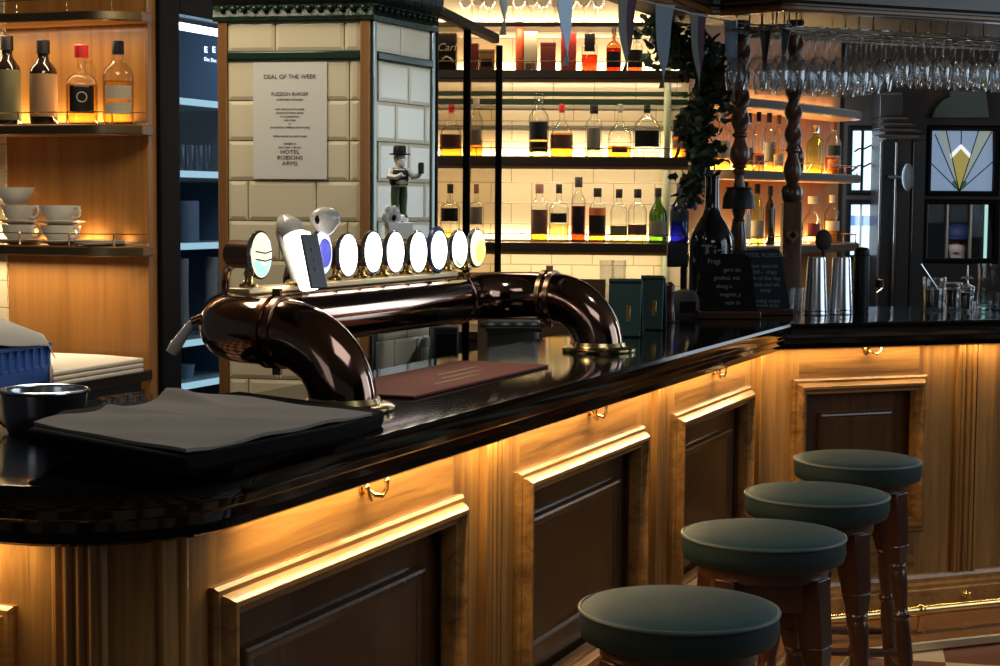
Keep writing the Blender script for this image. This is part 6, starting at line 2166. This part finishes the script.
# room beyond: back wall and bright doorway strip
struct(obj('wall_far', MB().box(1.5, 6, 14.6, 14.75, 0, 2.85), 'plaster'))
dw_ = D.objects.new('window_5', None); COL.objects.link(dw_)
pz_ = at_y(994, 240, 14.5)
place(dw_, None, (pz_.x, 14.59, .9), 0); dw_['kind'] = 'structure'
obj('window_frame', MB().rectframe(-.10, .10, 0, 1.0, 0, [(0, 0), (0, .03), (.03, .03), (.03, 0)]), 'teal', dw_)
obj('pane', MB().box(-.07, .07, -.012, 0, .03, .97), glow('garden_light', (.5, .9, .75), .8), dw_)

# seated person with a blue cap
ph = at_y(958, 243, 12.3)
pe = thing('person', 'person in a blue cap and dark jacket seated beyond the lower barred window', 'person', (ph.x, ph.y, 0), R(-25))
hz = ph.z
sk_v = [(0, 0, hz - .72, .15), (0, .0, hz - .55, .15), (0, -.01, hz - .38, .165), (0, 0, hz - .22, .12), (0, .0, hz - .15, .055), (0, -.005, hz - .10, .055), (0, -.012, hz - .03, .080), (0, -.006, hz + .04, .085), (0, 0, hz + .09, .055),
        (-.17, 0, hz - .22, .06), (-.24, -.02, hz - .45, .048), (-.16, -.22, hz - .55, .038), (-.12, -.30, hz - .55, .03),
        (.17, 0, hz - .22, .06), (.24, -.02, hz - .45, .048), (.16, -.22, hz - .55, .038), (.12, -.30, hz - .55, .03),
        (-.10, -.02, hz - .75, .10), (-.12, -.42, hz - .74, .085), (-.12, -.44, .10, .05), (-.12, -.54, .05, .04),
        (.10, -.02, hz - .75, .10), (.12, -.42, hz - .74, .085), (.12, -.44, .10, .05), (.12, -.54, .05, .04), (0, -.095, hz - .03, .016)]
edg = [(0, 1), (1, 2), (2, 3), (3, 4), (4, 5), (5, 6), (6, 7), (7, 8), (3, 9), (9, 10), (10, 11), (11, 12), (3, 13), (13, 14), (14, 15), (15, 16), (0, 17), (17, 18), (18, 19), (19, 20), (0, 21), (21, 22), (22, 23), (23, 24), (6, 25)]


def skin(name, verts, edges, m, parent, root=0, sub=2):
    me = D.meshes.new(name); me.from_pydata([v[:3] for v in verts], edges, []); me.update()
    o = D.objects.new(name, me); COL.objects.link(o); place(o, parent, (0, 0, 0), 0)
    md = o.modifiers.new('skin', 'SKIN'); md.use_smooth_shade = True
    if not me.skin_vertices: me.attributes.new('skin', 'FLOAT', 'POINT')
    for i, sv in enumerate(me.skin_vertices[0].data):
        sv.radius = (verts[i][3], verts[i][3]); sv.use_root = (i == root)
    s_ = o.modifiers.new('sub', 'SUBSURF'); s_.levels = sub; s_.render_levels = sub
    me.materials.append(M[m])
    return o


skin('body', sk_v, edg, 'skin', pe)
jk = [v[:3] + (v[3] + .012,) for v in sk_v]
jv = [jk[i] for i in (0, 1, 2, 3, 9, 10, 11, 13, 14, 15)] + [(0, 0, hz - .17, .085)]
je = [(0, 1), (1, 2), (2, 3), (3, 4), (4, 5), (5, 6), (3, 7), (7, 8), (8, 9), (3, 10)]
skin('jacket', jv, je, 'jacket', pe)
tv = [jk[i] for i in (0, 17, 18, 19, 21, 22, 23)]
skin('trousers', tv, [(0, 1), (1, 2), (2, 3), (0, 4), (4, 5), (5, 6)], 'jacket', pe)
cpm = MB().lathe([(.098, 0), (.104, .02), (.100, .055), (.080, .088), (.045, .105), (.001, .11)], 24, c=(0, 0, hz + .03))
cpm.prism([(-.085, -.06), (-.075, -.125), (-.04, -.155), (.04, -.155), (.075, -.125), (.085, -.06)], 'z', hz + .030, hz + .038)
obj('cap', cpm, 'cap', pe, smooth=60)
ey = MB()
for s_ in (-1, 1): ey.ell((s_ * .030, -.086, hz + .0), (.011, .006, .007), 10, 6)
obj('eyes', ey, 'lb_dark', pe)
obj('mouth', MB().ell((0, -.082, hz - .068), (.022, .006, .005), 10, 6), 'lb_brown', pe)
er = MB()
for s_ in (-1, 1): er.ell((s_ * .084, .005, hz - .01), (.010, .018, .030), 10, 6)
obj('ears', er, 'skin', pe)
# bench the person sits on
be_ = thing('bench', 'dark wooden bench under the seated person beyond the barred window', 'bench', (ph.x, ph.y, 0), R(-25))
sz_ = hz - .75 - .15
obj('seat', MB().box(-.6, .6, -.22, .30, sz_ - .05, sz_), 'dark', be_, bevel=.005)
for a in (-.5, .5): obj('leg', MB().box(a - .03, a + .03, -.18, .26, 0, sz_ - .05), 'dark', be_)

# ------------------------------------------------------------------ lights
WARM = (1.0, .68, .32); WARM2 = (1.0, .78, .50); COOL = (.72, .87, 1.0)


def strip_light(name, p0, p1, aim, w, energy_per_m, col, spread=180):
    p0 = V(p0); p1 = V(p1)
    return area(name, (p0 + p1) / 2, aim, (p1 - p0).length, w, energy_per_m * (p1 - p0).length, col, spread, xdir=(p1 - p0))


LEDM = 3.7
zl = 1.0105
m_in = .079
strip_light('led_counter_main', main(XL + .30, m_in, zl), main(.03, m_in, zl), V((0, 0, -1)) - n * .12, .012, LEDM, WARM)
strip_light('led_counter_side', side(-.02, m_in, zl), side(RLN, m_in, zl), V((0, 0, -1)) - nb * .12, .012, LEDM * .72, WARM)
strip_light('led_counter_end', main(XE + m_in, PIN + .16, zl), main(XE + m_in, 1.4, zl), V((0, 0, -1)) - d * .12, .012, LEDM, WARM)
# back-bar shelf strips: at the back of each shelf, shining up the tiles
for nm, e in (('top', 5), ('high', 6.0), ('middle', 6.0), ('low', 5.0)):
    P0 = BWP + bwx * (xA + .05) - bwn * .012; P1 = BWP + bwx * (xB_ - .03) - bwn * .012
    P0.z = P1.z = zS[nm] + .009
    strip_light('led_shelf_' + nm, P0, P1, V((0, 0, 1)) - bwn * .10, .012, e, WARM2)
    # strip under the front of the board lights the tiles below
for nm, e in (('top', 2.4), ('high', 2.6), ('middle', 2.6), ('low', 3.6)):
    P0 = BWP + bwx * (xA + .05) - bwn * .18; P1 = BWP + bwx * (xB_ - .03) - bwn * .18
    P0.z = P1.z = zS[nm] - (.024 if nm == 'top' else .042)
    strip_light('led_under_' + nm, P0, P1, V((0, 0, -1)) + bwn * .5, .012, e, WARM2)
for z_, e in ((zr0, 4), (zr1, 10), (zr2, 10)):
    P0 = RW0 + rwx * .1 - rwn * .012; P1 = RW0 + rwx * (RWL - .1) - rwn * .012
    P0.z = P1.z = z_ + .003
    strip_light('led_right_shelf', P0, P1, V((0, 0, 1)) - rwn * .12, .012, e, WARM)
for z_, e in ((zB, 4.5), (zC, 3.5)):
    P0 = PR + n * .95 - LN * .040; P1 = PR + n * .08 - LN * .040
    P0.z = P1.z = z_ + .010
    strip_light('led_left_shelf', P0, P1, V((0, 0, 1)) - LN * .15, .010, e, WARM)
P0 = PR + n * .95 - LN * .15; P1 = PR + n * .08 - LN * .15
P0.z = P1.z = zA - .04
strip_light('led_left_under', P0, P1, V((0, 0, -1)), .02, 3, WARM2)
# fridge
fc = FP + d * (x0 + .25) + n * .045
fcz = V((fc.x, fc.y, FT - .05))
area('fridge_lamp', fcz, V((0, 0, -1)) + n * .35, .40, .03, 2.6, (.72, .93, 1.0), xdir=d)
for py, e in ((97, 2.0), (170, 2.0), (243, 2.4), (341, 1.8)):
    q_ = FP + d * (x0 + .25) + n * .10; q_.z = fzz(190, py) - .032
    area('fridge_shelf_lamp', q_, V((0, 0, -1)) + n * .3, .40, .02, e, (.72, .93, 1.0), xdir=d)
P0 = PR + n * .95 - LN * .12; P1 = PR + n * .08 - LN * .12
P0.z = P1.z = zC - .04
strip_light('worktop_fill', P0, P1, V((0, 0, -1)) - LN * .3, .02, 5, WARM2)  # unseen strip added to brighten the linen and crate
area('casing_fill', (1.97, 10.5, 1.75), V((1, -.05, -.1)), .12, 1.0, 11, COOL, xdir=(0, 1, 0))  # hidden lamp added to put highlights on the door casing
# daylight from windows: right-hand side of the pub, and lamps added for highlights and dark spots
area('daylight_right', (4.4, 4.0, 2.1), V((-1, .1, -.28)), 2.4, 1.6, 22, COOL, xdir=(0, 1, 0))
area('glass_glint_lamp', (4.7, 5.2, 1.95), V((-1, .12, -.05)), .6, 1.5, 7, COOL, xdir=(0, 1, 0))  # unseen lamp added for upright highlights on the hanging glasses
area('glass_glint_lamp', (4.7, 8.2, 1.9), V((-1, -.25, -.0)), .8, 1.5, 20, COOL, xdir=(0, 1, 0))  # second unseen lamp added to make the hanging glasses gleam
area('daylight_far', (3.3, 9.6, 2.2), V((-.6, -.7, -.3)), 1.4, 1.2, 8, COOL, xdir=(.7, -.6, 0))
area('reflection_lamp', (-2.6, -1.6, 1.9), V((.7, 1, -.15)), 1.6, 1.5, 4.5, (.90, .94, 1.0), xdir=(1, -.7, 0))  # unseen lamp added as a bright reflection in the copper pipe
area('ceiling_lamp_front', (.9, 2.2, 2.75), V((0, 0, -1)), 1.2, 1.2, 9, (.90, .95, 1.0))
area('ceiling_lamp_bar', (-1.1, 4.3, 2.75), V((.1, .1, -1)), .7, .9, 24, (1.0, .88, .68))
area('pillar_fill_spot', (1.0, 4.1, 2.75), V((-1.28, .75, -1.0)), .16, .16, 1.5, (.80, .90, 1.0), 60)  # unseen spot added to lighten the pillar's side tiles
area('aisle_fill', (.15, 5.9, 2.7), V((-.1, -.1, -1)), .5, .5, 10, (1.0, .88, .68))  # unseen lamp added to brighten the tub and box behind the bar
area('face_fill', (2.75, 11.25, 1.95), V((.35, 1, -.55)), .5, .2, 14, (.85, .92, 1.0))  # lamp added out of view to brighten the seated person's face

w = D.worlds.new('world'); SC.world = w; w.use_nodes = True
bg_ = w.node_tree.nodes['Background']
bg_.inputs[0].default_value = (.50, .55, .62, 1); bg_.inputs[1].default_value = 0.05

SC.view_settings.view_transform = 'Standard'
SC.view_settings.look = 'None'
SC.view_settings.gamma = 1.0
SC.view_settings.exposure = 0.1
SC.view_settings.use_curve_mapping = False
SC.cycles.max_bounces = 10
SC.cycles.diffuse_bounces = 3
SC.cycles.glossy_bounces = 4
SC.cycles.transparent_max_bounces = 32
SC.cycles.caustics_reflective = False
SC.cycles.caustics_refractive = False
SC.cycles.sample_clamp_indirect = 4.0
